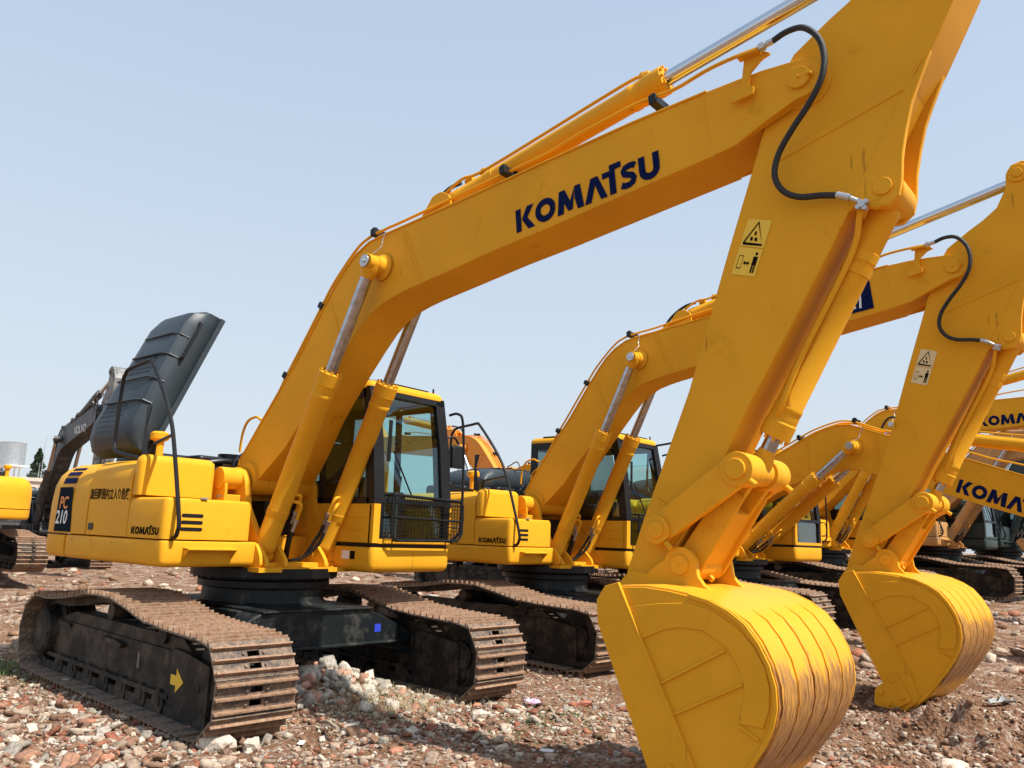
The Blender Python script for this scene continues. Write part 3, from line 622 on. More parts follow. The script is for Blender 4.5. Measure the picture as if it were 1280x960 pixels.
    def f(pa):
        bm = nb(); tube(bm, [(.86, 1.40, 2.42), (.90, 1.52, 2.44), (.90, 1.60, 2.38)], .012, 8); rbox(bm, .87, .92, 1.50, 1.68, 2.12, 2.36, .02, .03)
        return obj('rear_view_mirror', bm, 'black', pa)
    part('mirror', root, f)
    # ---- boom
    MB_ = rot_about(FOOT, rad(dB)); MA_ = MB_ @ rot_about(TIP, rad(dA)); MK_ = MA_ @ rot_about(BPIN, rad(dK))
    T = lambda m_, p: (lambda v: (v.x, v.z))(m_ @ Vector((p[0], 0, p[1])))
    def f(pa):
        bm = nb()
        ringloft(bm, [[(a[0], -w_, a[1]), (b[0], -w_, b[1]), (b[0], w_, b[1]), (a[0], w_, a[1])] for a, b, w_ in zip(B_OUT, B_IN, B_W)] + [[(5.02, -.2, 4.29), (5.0, -.2, 3.97), (5.0, .2, 3.97), (5.02, .2, 4.29)]])
        # projecting edges of the top and bottom plates
        for line, sgn in ((B_OUT, 1), (B_IN, -1)):
            r2 = []
            for i, p in enumerate(line):
                a = Vector(line[max(i - 1, 0)]); b = Vector(line[min(i + 1, len(line) - 1)]); t = (b - a).normalized(); nn = Vector((-t.y, t.x)) * sgn; w_ = B_W[i] + .012
                q0 = Vector(p) + nn * .004; q1 = Vector(p) - nn * .012
                r2.append([(q0.x, -w_, q0.y), (q0.x, w_, q0.y), (q1.x, w_, q1.y), (q1.x, -w_, q1.y)])
            ringloft(bm, r2)
        ycyl(bm, FOOT[0], FOOT[1], -.34, .34, .15, 36)
        tipo = [(4.64, 3.85), (4.86, 3.885), (5.07, 3.965), (5.25, 4.035)] + disc_poly(5.28, 4.165, .125, -70, 95, 12) + [(5.05, 4.31), (4.86, 4.325), (4.62, 4.32)]
        for s_ in (-1, 1):
            k0 = len(bm.verts); prism(bm, tipo, s_ * .19, s_ * .262); bm.verts.ensure_lookup_table()
            for v in bm.verts[k0:]:
                if abs(v.co.y) > .2: v.co.y = s_ * float(np.interp(v.co.x, [4.64, 4.90, 5.07, 5.2], [.2015, .215, .25, .262]))
        # weld seams
        for (x0, z0), (x1, z1), wd in (((1.82, 3.98), (2.05, 3.47), .02), ((1.87, 3.98), (2.10, 3.48), .01), ((.05, 2.40), (.42, 2.13), .012), ((.9, 3.50), (1.12, 3.08), .012), ((4.63, 4.3), (4.69, 3.88), .014)):
            d = Vector((x1 - x0, z1 - z0)).normalized() * 1; nn = Vector((-d.y, d.x)) * wd / 2; w_ = .2 if z0 > 2.8 else .245
            prism(bm, [(x0 + nn.x, z0 + nn.y), (x0 - nn.x, z0 - nn.y), (x1 - nn.x, z1 - nn.y), (x1 + nn.x, z1 + nn.y)], -w_ - .007, w_ + .007)
        lathe(bm, (1.60, -.215, 3.70), (1.60, -.30, 3.70), [(0, .125), (.12, .12), (.3, .085), (1, .08)], 30); lathe(bm, (1.60, .215, 3.70), (1.60, .30, 3.70), [(0, .125), (.12, .12), (.3, .085), (1, .08)], 30)
        prism(bm, round_poly([(1.92, 4.03), (2.32, 4.07), (2.30, 4.22), (2.20, 4.28), (2.10, 4.26)], .03), -.14, -.11); prism(bm, round_poly([(1.92, 4.03), (2.32, 4.07), (2.30, 4.22), (2.20, 4.28), (2.10, 4.26)], .03), .11, .14)
        o = obj('boom', bm, paint, pa, .007)
        bm = nb(); lathe(bm, (5.28, -.285, 4.165), (5.28, .285, 4.165), [(0, .068), (.05, .068), (.05, .05), (.95, .05), (.95, .068), (1, .068)]); cyl(bm, (5.28, -.297, 4.165), (5.28, -.28, 4.165), .009, 8); box(bm, 5.33, 5.36, -.30, -.26, 4.155, 4.175); obj('boom_tip_pin', bm, paint, o, .006)
        bm = nb(); prism(bm, round_poly([(4.86, 4.13), (5.0, 4.15), (5.01, 4.20), (4.97, 4.22), (4.99, 4.30), (5.06, 4.36), (5.12, 4.38), (5.08, 4.41), (4.95, 4.40), (4.93, 4.24), (4.86, 4.20)], .012), -.285, -.265); box(bm, 4.92, 5.06, -.34, -.27, 4.395, 4.41)
        obj('hose_bracket', bm, paint, o, .004)
        for r_, ys in ((.013, -.13), ):
            bm = nb()
            def off(k, d):
                a, b = Vector(B_OUT[k - 1]), Vector(B_OUT[k + 1]); t = (b - a).normalized(); q = Vector(B_OUT[k]) + Vector((-t.y, t.x)) * d; return q.x, q.y
            tail = [(2.4, -.14, 4.19), (2.9, -.14, 4.25), (3.3, -.15, 4.29), (3.6, -.16, 4.35), (4.05, -.16, 4.43), (4.25, -.18, 4.43), (4.45, -.23, 4.40), (4.7, -.28, 4.42), (4.9, -.31, 4.42), (5.06, -.32, 4.415)]
            for yy, d, st, en in ((-.185, .055, [(-.38, -.19, 2.16), (-.36, -.19, 2.34), (-.29, -.19, 2.46), (-.16, -.185, 2.50)], tail), (-.10, .035, [(-.27, -.10, 2.16), (-.25, -.10, 2.30), (-.14, -.10, 2.38)], [(2.0, -.06, 4.16), (2.2, -.03, 4.33)]), (.0, .035, [(-.24, 0, 2.16), (-.22, 0, 2.30), (-.12, 0, 2.40)], [])):
                P = st + [(off(k, d)[0], yy, off(k, d)[1]) for k in (2, 3, 4, 5, 6, 8, 9, 10, 11)] + en; bm = nb(); tube(bm, P, r_)
                if yy < 0 and not en[-1][0] > 5: pass
                obj('hydraulic_pipe', bm, paint, o)
            bm = nb(); tube(bm, [(-.24, .08, 2.1), (-.22, .08, 2.30), (-.12, .08, 2.40)], r_)
            obj('hydraulic_pipe', bm, paint, o)
        for px, pz, an in ((.31, 2.83, 53), (.78, 3.45, 52), (1.45, 4.02, 5), (2.95, 4.21, 6), (4.28, 4.36, 6)):
            bm = nb(); box(bm, -.03, .03, -.21, -.01, -.02, .045); box(bm, -.02, .02, -.20, -.16, .04, .06); q = obj('pipe_clamp', bm, 'black', o, .005); q.matrix_local = Matrix.Translation((px - .02, 0, pz + .03)) @ Matrix.Rotation(-rad(an), 4, 'Y')
        bm = nb(); tube(bm, [(1.60, -.33, 3.79), (1.63, -.27, 3.86), (1.60, -.23, 3.93), (1.62, -.22, 4.03)], .004, 5); obj('grease_line', bm, 'steel', o)
        return o
    bo = part(K('boom'), root, f); bo.matrix_local = MB_
    if words and brand == 'maker' and tag_ != 'plain':
        q, _ = maker_word(); decal(q, flat_on_side(3.10 if tag_ != 'k2' else 2.85, 3.69 if tag_ != 'k2' else 3.665, 1.235, .185, -.2045, rad(6.6)), 'brand_lettering', 'navy', bo)
    if tag_ == 'k2':
        decal([[(0, 0), (1, 0), (1, 1), (0, 1)]], flat_on_side(4.25, 3.86, .25, .33, -.208, rad(6)), 'model_panel', 'navy', bo)
        text('21', 'model_number', 'white_ink', bo, (4.235, -.211, 3.91), SIDE, .19, .9, .02)
    if brand == 'other': text('VOLVO', 'brand_lettering', 'white_ink', bo, (2.9, -.206, 3.72), SIDE, .3, 1.2, .02)
    # ---- arm
    def f(pa):
        bm = nb(); prism(bm, ARM, -.18, .18)
        e = EAR + []; prism(bm, EAR, -.186, -.145); prism(bm, EAR, .125, .166)
        # raised stiffener across the arm and the doubler near its lower end
        for (x0, z0), (x1, z1), wd in (((5.10, 3.735), (5.83, 3.965), .05), ((4.30, 1.73), (4.50, 1.625), .045), ((5.45, 3.22), (5.92, 4.10), .02)):
            d = Vector((x1 - x0, z1 - z0)).normalized(); nn = Vector((-d.y, d.x)) * wd / 2
            prism(bm, [(x0 + nn.x, z0 + nn.y), (x0 - nn.x, z0 - nn.y), (x1 - nn.x, z1 - nn.y), (x1 + nn.x, z1 + nn.y)], -.187, .187)
        ycyl(bm, 5.28, 4.165, -.196, .196, .16, 40); ycyl(bm, 4.35, 1.51, -.20, .20, .10, 32); ycyl(bm, BPIN[0], BPIN[1], -.2, .2, .125, 32); ycyl(bm, 5.69, 3.405, -.145, .125, .10, 32)
        ycyl(bm, 5.88, 5.0, -.2, .2, .09, 28)
        o = obj('arm', bm, armm, pa, .008)
        for px_, pz_, y0, y1, r_ in ((5.69, 3.405, -.20, -.185, .052), (5.69, 3.405, .165, .18, .052), (5.88, 5.0, -.215, -.2, .045)): bm = nb(); ycyl(bm, px_, pz_, y0, y1, r_); obj('pivot_pin', bm, armm, o, .005)
        if tag_ in ('k', 'k2'):
            lm = 'label_cream' if tag_ == 'k2' else 'label_yellow'; ang = rad(0)
            # label axes: up the arm
            up = Vector((.33, .94)).normalized(); rt = Vector((.955, -.295)).normalized(); org = Vector((4.80, 3.065))
            pl = lambda d_: (lambda u, v: ((org + rt * u * .155 + up * v * .35).x, -.1815 - d_, (org + rt * u * .155 + up * v * .35).y))
            decal([[(0, 0), (1, 0), (1, .49), (0, .49)], [(0, .51), (1, .51), (1, 1), (0, 1)]], pl(.002), 'warning_label', lm, o)
            fig = stroke([(.10, .56), (.9, .56), (.5, .95), (.10, .56)], .05)
            fig += [[(.36, .62), (.46, .62), (.44, .68), (.34, .69)], [(.54, .62), (.66, .62), (.62, .68), (.52, .68)], [(.46, .72), (.55, .72), (.53, .79), (.47, .79)]]
            fig += stroke([(.12, .12), (.30, .12), (.30, .34), (.12, .34), (.12, .12)], .02) + stroke([(.38, .22), (.60, .22)], .03) + [[(.36, .22), (.44, .26), (.44, .18)], [(.62, .22), (.54, .26), (.54, .18)]]
            fig += [[(.72, .20), (.90, .20), (.90, .35), (.72, .35)], [(.73, .06), (.80, .06), (.80, .20), (.73, .20)], [(.83, .06), (.89, .06), (.89, .20), (.83, .20)], arc(.81, .40, .055, .03, 0, 330, 10)]
            decal(fig, pl(.004), 'warning_symbols', 'black_ink', o)
        bm = nb(); y = -.33
        tube(bm, [(5.15, -.32, 4.43), (5.24, y, 4.45), (5.34, y - .01, 4.43), (5.42, y, 4.34), (5.45, y, 4.21), (5.43, y, 4.08), (5.35, y + .01, 3.95), (5.24, y + .03, 3.83), (5.15, y + .05, 3.71), (5.12, y + .06, 3.59), (5.16, y + .07, 3.49), (5.25, y + .08, 3.43), (5.38, y + .09, 3.41), (5.47, y + .1, 3.39)], .0185, 12)
        h = obj('hydraulic_hose', bm, 'rubber', o)
        bm = nb(); cyl(bm, (5.06, -.32, 4.415), (5.15, -.32, 4.43), .02, 12); cyl(bm, (5.065, -.32, 4.415), (5.10, -.32, 4.42), .03, 6); obj('hose_fitting', bm, 'steel', o)
        bm = nb(); cyl(bm, (5.46, -.235, 3.395), (5.53, -.235, 3.36), .021, 12); cyl(bm, (5.53, -.235, 3.36), (5.59, -.225, 3.32), .014, 12); cyl(bm, (5.59, -.245, 3.31), (5.59, -.195, 3.31), .02, 12)
        for k in range(4):
            a = k * math.pi / 2 + .5; cyl(bm, (5.59 + .025 * math.cos(a), -.24, 3.31 + .025 * math.sin(a)), (5.59 + .025 * math.cos(a), -.20, 3.31 + .025 * math.sin(a)), .014, 6)
        obj('hose_fitting', bm, 'steel', o)
        return o
    ar = part(K('arm') + armm, root, f); ar.matrix_local = MA_
    # ---- cylinders (pins follow the pose)
    up = T(MB_, (1.60, 3.70)); lowp = (.36, 1.19)
    L = math.dist(up, lowp); bl = min(1.78, L - .12)
    for yy in (-.33, .33):
        c = hyd(root, 'boom_cylinder', lowp, up, .094, .052, bl / L, paint, y=yy, eye=.075, wide=.07)
        d = Vector((up[0] - lowp[0], 0, up[1] - lowp[1])).normalized(); A = Vector((lowp[0], yy, lowp[1])); nrm = Vector((d.z, 0, -d.x)); s = -1 if yy > 0 else 1
        bm = nb(); inner = Vector((0, s, 0))
        for k, off in ((.62, .0), (.56, .045)):
            b0 = A + d * k; tube(bm, [b0 + inner * .06 + nrm * .03, b0 + inner * .13 + nrm * (.05 + off), b0 + inner * .15 + nrm * (.05 + off) - d * .10, b0 + inner * .15 + nrm * (.05 + off) - d * .20], .016, 8)
        obj('cylinder_pipe', bm, paint, c); bm = nb(); side = Vector((0, -s, 0)); tube(bm, [A + d * .62 + side * .02 - nrm * .09, A + d * .75 - nrm * .10, A + d * (bl - .16) - nrm * .10, A + d * (bl - .10) - nrm * .075], .011, 8)
        obj('cylinder_pipe', bm, paint, c)
        hb = nb()
        for k, off in ((.42, .0), (.36, .045)):
            bm = nb(); p = A + d * (k + .02) + inner * .15 + nrm * (.05 + off); cyl(bm, p, p - d * .09, .018, 10); cyl(bm, p + d * .03, p, .026, 6); obj('hose_fitting', bm, 'steel', c)
            tube(hb, [p - d * .09, p - d * .22 + inner * .02, Vector((.36 + off, yy + s * .24, 1.15 + off * .5)), Vector((.26, yy + s * .33, 1.13))], .017, 8)
        obj('cylinder_hose', hb, 'rubber', c)
        bm = nb(); yb = -.40 if yy < 0 else .40; ys_ = yb - .012 if yy < 0 else yb + .012; cyl(bm, (up[0], ys_, up[1]), (up[0], ys_ + (-.012 if yy < 0 else .012), up[1]), .055, 24); cyl(bm, (up[0], ys_, up[1]), (up[0], ys_ + (-.022 if yy < 0 else .022), up[1]), .018, 6)
        obj('pin_cap', bm, 'steel', c, .003)
    a0, a1 = T(MB_, (2.17, 4.20)), T(MA_, (5.88, 5.0)); L = math.dist(a0, a1)
    c = hyd(root, 'arm_cylinder', a0, a1, .092, .052, min(2.13 / L, .93), paint, 'chrome', eye=.07)
    d = Vector((a1[0] - a0[0], 0, a1[1] - a0[1])).normalized(); nrm = Vector((-d.z, 0, d.x)); A = Vector((a0[0], 0, a0[1]))
    bm = nb(); bl = min(2.13, L * .93)
    tube(bm, [A + d * .02 + nrm * .10 + Vector((0, -.05, 0)), A + d * .22 + nrm * .14 + Vector((0, -.05, 0)), A + d * .5 + nrm * .115 + Vector((0, -.03, 0)), A + d * (bl - .35) + nrm * .13 + Vector((0, -.03, 0)), A + d * (bl - .18) + nrm * .135], .013)
    for k in (.25, .42, bl - .16):
        p = A + d * k + nrm * .10; cyl(bm, p, p + nrm * .05, .028, 8); cyl(bm, p + nrm * .02 - d * .03, p + nrm * .02 + d * .05, .03, 8)
    obj('cylinder_pipe', bm, paint, c)
    bm = nb(); p = T(MB_, (1.75, 4.05)); tube(bm, [(p[0], .05, p[1]), (p[0] + .16, .04, p[1] + .20), tuple(A + nrm * .16), tuple(A + d * .16 + nrm * .15)], .018, 8); obj('cylinder_hose', bm, 'rubber', c)
    b0, lk = T(MA_, (5.69, 3.405)), T(MA_, (4.86, 1.865)); L = math.dist(b0, lk)
    c = hyd(root, 'bucket_cylinder', b0, lk, .082, .045, (L - .24) / L, armm, 'worn_chrome', eye=.085, wide=.085)
    d = Vector((lk[0] - b0[0], 0, lk[1] - b0[1])).normalized(); A = Vector((b0[0], -.11, b0[1])); nrm = Vector((d.z, 0, -d.x))
    bm = nb(); tube(bm, [T3 for T3 in (A + Vector((-.10, -.10, -.06)), A + d * .16 + Vector((-.06, -.05, 0)), A + d * .4 + nrm * .02, A + d * 1.0 + nrm * .02, A + d * (L - .45), A + d * (L - .36) + Vector((0, .04, 0)))], .017)
    lathe(bm, A + Vector((0, .11, 0)) + d * .42, A + Vector((0, .11, 0)) + d * .47, [(0, .089), (1, .089)]);
    obj('cylinder_pipe', bm, armm, c)
    # ---- linkage
    def f(pa):
        first = None
        for y0, y1 in ((-.275, -.225), (.225, .275)):
            bm = nb(); P = disc_poly(4.35, 1.51, .085, 125, 305, 10) + disc_poly(4.86, 1.865, .095, -55, 125, 10); prism(bm, P, y0, y1)
            s = -1 if y0 < 0 else 1; ycyl(bm, 4.35, 1.51, min(s * .20, s * .30), max(s * .20, s * .30), .085, 28); ycyl(bm, 4.86, 1.865, min(s * .15, s * .29), max(s * .15, s * .29), .10, 28); ycyl(bm, 4.35, 1.51, min(s * .20, s * .315), max(s * .20, s * .315), .052, 24); ycyl(bm, 4.86, 1.865, min(s * .2, s * .31), max(s * .2, s * .31), .06, 24)
            cyl(bm, (4.41, s * .29, 1.44), (4.45, s * .29, 1.40), .017, 8); cyl(bm, (4.93, s * .27, 1.80), (4.97, s * .27, 1.77), .02, 8)
            o = obj('side_link', bm, armm, pa, .007); o.matrix_local = MA_
        return o
    f(root)
    def f(pa):
        bm = nb(); A, B = Vector((4.485, 1.31)), Vector((4.86, 1.865)); d = (B - A).normalized(); n_ = Vector((-d.y, d.x)); L = (B - A).length
        P = lambda s, t: tuple(A + d * s + n_ * t)
        prism(bm, [P(0, -.07), P(L * .62, -.06), P(L * .62, .06), P(0, .08)], -.15, .15)
        for y0, y1 in ((-.15, -.10), (.10, .15)): prism(bm, [P(L * .55, -.06), P(L - .02, -.075), P(L - .02, .075), P(L * .55, .06)], y0, y1)
        for y0, y1 in ((-.175, -.145), (.145, .175)): prism(bm, [P(0, -.10), P(L * .8, -.085), P(L * .8, .06), P(0, .08)], y0, y1)
        ycyl(bm, 4.485, 1.31, -.205, .205, .088, 32); ycyl(bm, 4.86, 1.865, -.15, -.09, .10, 32); ycyl(bm, 4.86, 1.865, .09, .15, .10, 32)
        cyl(bm, (4.55, 0, 1.245), (4.575, 0, 1.22), .02, 8)
        return obj('bucket_link', bm, armm, pa, .008)
    q = part(K('bl') + armm, root, f); q.matrix_local = MA_
    if not bucket: return root
    # ---- bucket
    def f(pa):
        bm = nb(); n = len(SHELL); inn = []
        for i, p in enumerate(SHELL):
            a = Vector(SHELL[max(i - 1, 0)]); b = Vector(SHELL[min(i + 1, n - 1)]); t = (b - a).normalized(); inn.append(tuple(Vector(p) + Vector((t.y, -t.x)) * .03))
        prof = SHELL + inn[::-1]
        ringloft(bm, [[(p[0], -.585, p[1]), (p[0], .585, p[1]), (q[0], .585, q[1]), (q[0], -.585, q[1])] for p, q in zip(SHELL, inn)])
        o = obj('bucket', bm, 'bucket_shell', pa, .004)
        side = [(4.20, 1.175)] + [(x - (.012 if x > 4.7 else 0), z - .012) for x, z in SHELL[1:]] + [(4.62, -.02), (4.50, .22), (4.165, .98), (4.155, 1.09)]
        for y0, y1 in ((-.60, -.575), (.575, .60)):
            s = -1 if y0 < 0 else 1; a = lambda v: s * v
            bm = nb(); prism(bm, side, y0, y1)
            thick = [(4.20, 1.18), (4.285, 1.205), (4.755, .30), (4.82, .10), (4.70, -.015), (4.62, -.02), (4.50, .22), (4.155, .97), (4.145, 1.10)]
            Y = lambda v: (min(s * .60, s * v), max(s * .60, s * v)); prism(bm, thick, *Y(.618))
            # rim doubler following the shell edge
            arcp = [(4.33, 1.075), (4.55, 1.11), (4.72, 1.125), (4.85, 1.10), (5.0, 1.02), (5.09, .93), (5.14, .84), (5.16, .75), (5.155, .65), (5.125, .56)]
            inn2 = [(4.42, .90), (4.58, .975), (4.68, .995), (4.81, .99), (4.94, .92), (5.0, .83), (5.025, .76), (5.03, .70), (5.01, .62), (4.99, .56)]
            prism(bm, arcp + inn2[::-1], *Y(.609))
            c0 = Vector((4.65, .65)); rimo = [SHELL[i] for i in range(3, len(SHELL) - 1)]; prism(bm, rimo + [tuple(Vector(q).lerp(c0, .045)) for q in rimo[::-1]], *Y(.614))
            for (x0, z0), (x1, z1) in (((4.56, .695), (4.93, .905)), ((4.63, .545), (5.02, .75)), ((4.85, 1.10), (4.82, 1.0)), ((5.0, .55), (5.10, .50)), ((4.285, 1.205), (4.755, .30))):
                d = Vector((x1 - x0, z1 - z0)).normalized(); nn = Vector((-d.y, d.x)) * .007
                prism(bm, [(x0 + nn.x, z0 + nn.y), (x0 - nn.x, z0 - nn.y), (x1 - nn.x, z1 - nn.y), (x1 + nn.x, z1 + nn.y)], *Y(.624 if x0 == 4.285 else .6125))
            obj('side_plate', bm, paint, o, .0035)
            bm = nb(); cut = [(4.63, .31), (4.44, .14), (4.43, 0), (4.60, -.02), (4.76, .08)]; prism(bm, round_poly(cut, .03), *(lambda v: (min(v), max(v)))((s * .618, s * .640)))
            for cx, cz in ((4.60, .24), (4.50, .12), (4.56, .03), (4.68, .10)): cyl(bm, (cx, s * .63, cz), (cx, s * .662, cz), .022, 6)
            obj('side_cutter', bm, paint, o, .004)
        for k in range(5):
            y = -.46 + k * .23; bm = nb(); ring = []
            for i in range(5, 16):
                p = Vector(SHELL[i]); a = Vector(SHELL[i - 1]); b = Vector(SHELL[i + 1]); t = (b - a).normalized(); nn = Vector((-t.y, t.x)); h = .010 if i > 5 else .0015
                u = p + nn * h; v_ = p - nn * .004; ring.append([(u.x, y - .103, u.y), (u.x, y + .103, u.y), (v_.x, y + .103, v_.y), (v_.x, y - .103, v_.y)])
            ringloft(bm, ring); obj('wear_strip', bm, 'bucket_shell', o, .003)
        for y0, y1 in ((-.255, -.215), (.215, .255)):
            bm = nb(); P = [(4.20, 1.0), (4.06, 1.06)] + disc_poly(4.19, 1.13, .125, 180, 100, 6) + [(4.26, 1.245), (4.34, 1.31)] + disc_poly(4.485, 1.31, .105, 165, 10, 10) + [(4.60, 1.25), (4.64, 1.20), (4.70, 1.165), (4.80, 1.14), (4.80, 1.12), (4.5, 1.1)]
            prism(bm, P, y0, y1); s = -1 if y0 < 0 else 1; ycyl(bm, 4.485, 1.31, min(s * .25, s * .268), max(s * .25, s * .268), .058, 28); ycyl(bm, 4.485, 1.31, min(s * .26, s * .276), max(s * .26, s * .276), .009, 8)
            obj('bucket_ear', bm, paint, o, .007)
        bm = nb(); prism(bm, [(4.74, .03), (4.84, .09), (4.74, .0), (4.60, -.05), (4.58, -.03)], -.60, .60); obj('cutting_edge', bm, paint, o, .005)
        for k in range(5):
            y = -.48 + k * .24; bm = nb(); prism(bm, [(4.70, .02), (4.66, -.05), (4.50, -.03), (4.42, .0), (4.52, .03)], y - .045, y + .045); obj('bucket_tooth', bm, paint, o, .008)
        return o
    q = part(K('bkt'), root, f); q.matrix_local = MK_
    return root

GRP = 'yellow excavators parked in a row'
excavator('excavator', 'large yellow excavator nearest the camera with its grey engine hood raised', 'excavator', (0, 0, 0), 0, und=-4.3, hood='open', group=GRP)
excavator('excavator', 'second yellow excavator in the row, hood closed, its bucket standing just behind the nearest bucket', 'excavator', (.018, 4.428, 0), -2.67, und=-2, dB=.42, dA=.2, group=GRP, tag_='k2')
excavator('excavator', 'third yellow excavator in the row with its boom lowered and boom cylinders nearly closed', 'excavator', (.85, 8.25, .13), -4.0, und=4, dB=-26.5, dA=25, group=GRP, near=False, tag_='far', front_guard=False)
excavator('excavator', 'fourth yellow excavator in the row, its long level boom showing above the lowered boom', 'excavator', (.71, 13.0, .33), -3.2, und=0, dB=-4.45, dA=30, group=GRP, near=False, tag_='far', front_guard=False)
# ------------------------------------------------------------------ ground
VN = {}
def vnoise(x, y, seed):
    if seed not in VN: VN[seed] = np.random.default_rng(seed).random((256, 256))
    G = VN[seed]; xi = np.floor(x).astype(int); yi = np.floor(y).astype(int); fx, fy = x - xi, y - yi
    fx = fx * fx * (3 - 2 * fx); fy = fy * fy * (3 - 2 * fy); g = lambda a, b: G[a % 256, b % 256]
    return (g(xi, yi) * (1 - fx) + g(xi + 1, yi) * fx) * (1 - fy) + (g(xi, yi + 1) * (1 - fx) + g(xi + 1, yi + 1) * fx) * fy
def height(x, y):
    x = np.asarray(x, float); y = np.asarray(y, float)
    h = (vnoise(x * .35 + 50, y * .35 + 50, 1) - .5) * .10 + (vnoise(x * 1.3 + 50, y * 1.3 + 50, 2) - .5) * .05 + (vnoise(x * 4 + 80, y * 4 + 80, 3) - .5) * .035 + (vnoise(x * 11 + 80, y * 11 + 80, 4) - .5) * .02
    lump = np.clip(vnoise(x * 2.2 + 90, y * 2.2 + 90, 5) - .45, 0, 1) * .55 * np.exp(-((x - 5.6) / 1.1) ** 2 - ((y - 2.9) / 1.5) ** 2)
    h = h + lump + lump * (vnoise(x * 9 + 20, y * 9 + 20, 9) - .5) * 1.6 + lump * (vnoise(x * 22 + 20, y * 22 + 20, 10) - .5) * .8
    h += .10 * np.exp(-((x - .35) / .7) ** 2 - ((y - .15) / .7) ** 2)             # heap between the tracks
    h += .16 * np.exp(-((x - 1.05) / .5) ** 2 - ((y + .05) / .45) ** 2)
    h += .35 * np.exp(-((x + 6.5) / 1.6) ** 2 - ((y - 1.5) / 2.2) ** 2)           # berm behind
    h += np.clip((y - 5) * .04, 0, .50)
    # flatten under the tracks
    for cx, cy in ((0, 0), (0, 4.43)):
        for s in (-1.17, 1.17):
            m = np.exp(-(np.abs(x - cx) / 2.35) ** 8 - ((y - cy - s) / .52) ** 6); h = h * (1 - m) + (.012) * m
    far = np.clip((np.hypot(x, y) - 40) / 60, 0, 1); return h * (1 - far) - .012
def axis_(c, near, step, far):
    a = [0.0]; s = step
    while a[-1] < far:
        if a[-1] > near: s *= 1.12
        a.append(a[-1] + s)
    a = np.array(a); return np.concatenate([-a[::-1][:-1], a]) + c
gx, gy = axis_(2.5, 5.2, .035, 900), axis_(1.0, 5.5, .035, 900)
X, Y = np.meshgrid(gx, gy, indexing='ij'); Z = height(X, Y); nx, ny = X.shape
vv = np.stack([X.ravel(), Y.ravel(), Z.ravel()], 1).astype(np.float32)
i = np.arange(nx - 1)[:, None] * ny + np.arange(ny - 1)[None, :]; i = i.ravel(); ff = np.stack([i, i + ny, i + ny + 1, i + 1], 1).astype(np.int32)
def np_mesh(name, v, f):
    me = bpy.data.meshes.new(name); me.vertices.add(len(v)); me.vertices.foreach_set('co', v.ravel()); k = f.shape[1]
    me.loops.add(f.size); me.loops.foreach_set('vertex_index', f.ravel()); me.polygons.add(len(f)); me.polygons.foreach_set('loop_start', np.arange(0, f.size, k, dtype=np.int32)); me.update(calc_edges=True); me.validate(); return me
gm = np_mesh('ground', vv, ff); gm.polygons.foreach_set('use_smooth', np.ones(len(ff), bool))
g = bpy.data.objects.new('ground', gm); C.objects.link(g); g['kind'] = 'structure'
def ground_mat():
    m = bpy.data.materials.new('soil'); m.use_nodes = True; n = m.node_tree; b = n.nodes['Principled BSDF']; b.inputs['Roughness'].default_value = .95; b.inputs['Specular IOR Level'].default_value = .15
    tc = n.nodes.new('ShaderNodeTexCoord')
    def noise(s, d=8, r=.6):
        t = n.nodes.new('ShaderNodeTexNoise'); t.inputs['Scale'].default_value = s; t.inputs['Detail'].default_value = d; t.inputs['Roughness'].default_value = r; n.links.new(tc.outputs['Object'], t.inputs[0]); return t.outputs[0]
    def ramp(src, *st):
        r = n.nodes.new('ShaderNodeValToRGB'); e = r.color_ramp.elements
        while len(e) < len(st): e.new(.5)
        for q, (p, c) in zip(e, st): q.position = p; q.color = (*c, 1)
        n.links.new(src, r.inputs[0]); return r.outputs[0]
    def mix(f_, a, b_):
        x = n.nodes.new('ShaderNodeMix'); x.data_type = 'RGBA'; n.links.new(f_, x.inputs['Factor']); n.links.new(a, x.inputs['A']); n.links.new(b_, x.inputs['B']); return x.outputs['Result']
    base = ramp(noise(.9), (.3, (.13, .062, .033)), (.5, (.22, .115, .065)), (.72, (.34, .215, .13)))
    fine = ramp(noise(28, 10, .75), (.35, (.08, .04, .024)), (.5, (.22, .115, .065)), (.62, (.38, .24, .155)), (.72, (.52, .42, .32)))
    vo = n.nodes.new('ShaderNodeTexVoronoi'); vo.inputs['Scale'].default_value = 34; n.links.new(tc.outputs['Object'], vo.inputs[0])
    cr = ramp(vo.outputs['Color'], (.0, (.30, .11, .065)), (.35, (.22, .12, .075)), (.6, (.42, .32, .24)), (.85, (.52, .45, .36)))
    vf = n.nodes.new('ShaderNodeMapRange'); vf.inputs['From Min'].default_value = .48; vf.inputs['From Max'].default_value = .56; n.links.new(noise(3.2, 8, .7), vf.inputs[0])
    c = mix(noise(2.2, 3, .5), base, fine); c = mix(vf.outputs[0], c, cr)
    n.links.new(c, b.inputs['Base Color'])
    ad = n.nodes.new('ShaderNodeMath'); ad.operation = 'ADD'; n.links.new(noise(30, 10, .7), ad.inputs[0])
    v2 = n.nodes.new('ShaderNodeMath'); v2.operation = 'MULTIPLY'; v2.inputs[1].default_value = -.8; n.links.new(vo.outputs['Distance'], v2.inputs[0]); n.links.new(v2.outputs[0], ad.inputs[1])
    bp = n.nodes.new('ShaderNodeBump'); bp.inputs['Strength'].default_value = 1; bp.inputs['Distance'].default_value = .03; n.links.new(ad.outputs[0], bp.inputs['Height']); n.links.new(bp.outputs[0], b.inputs['Normal'])
    return m
gm.materials.append(ground_mat())

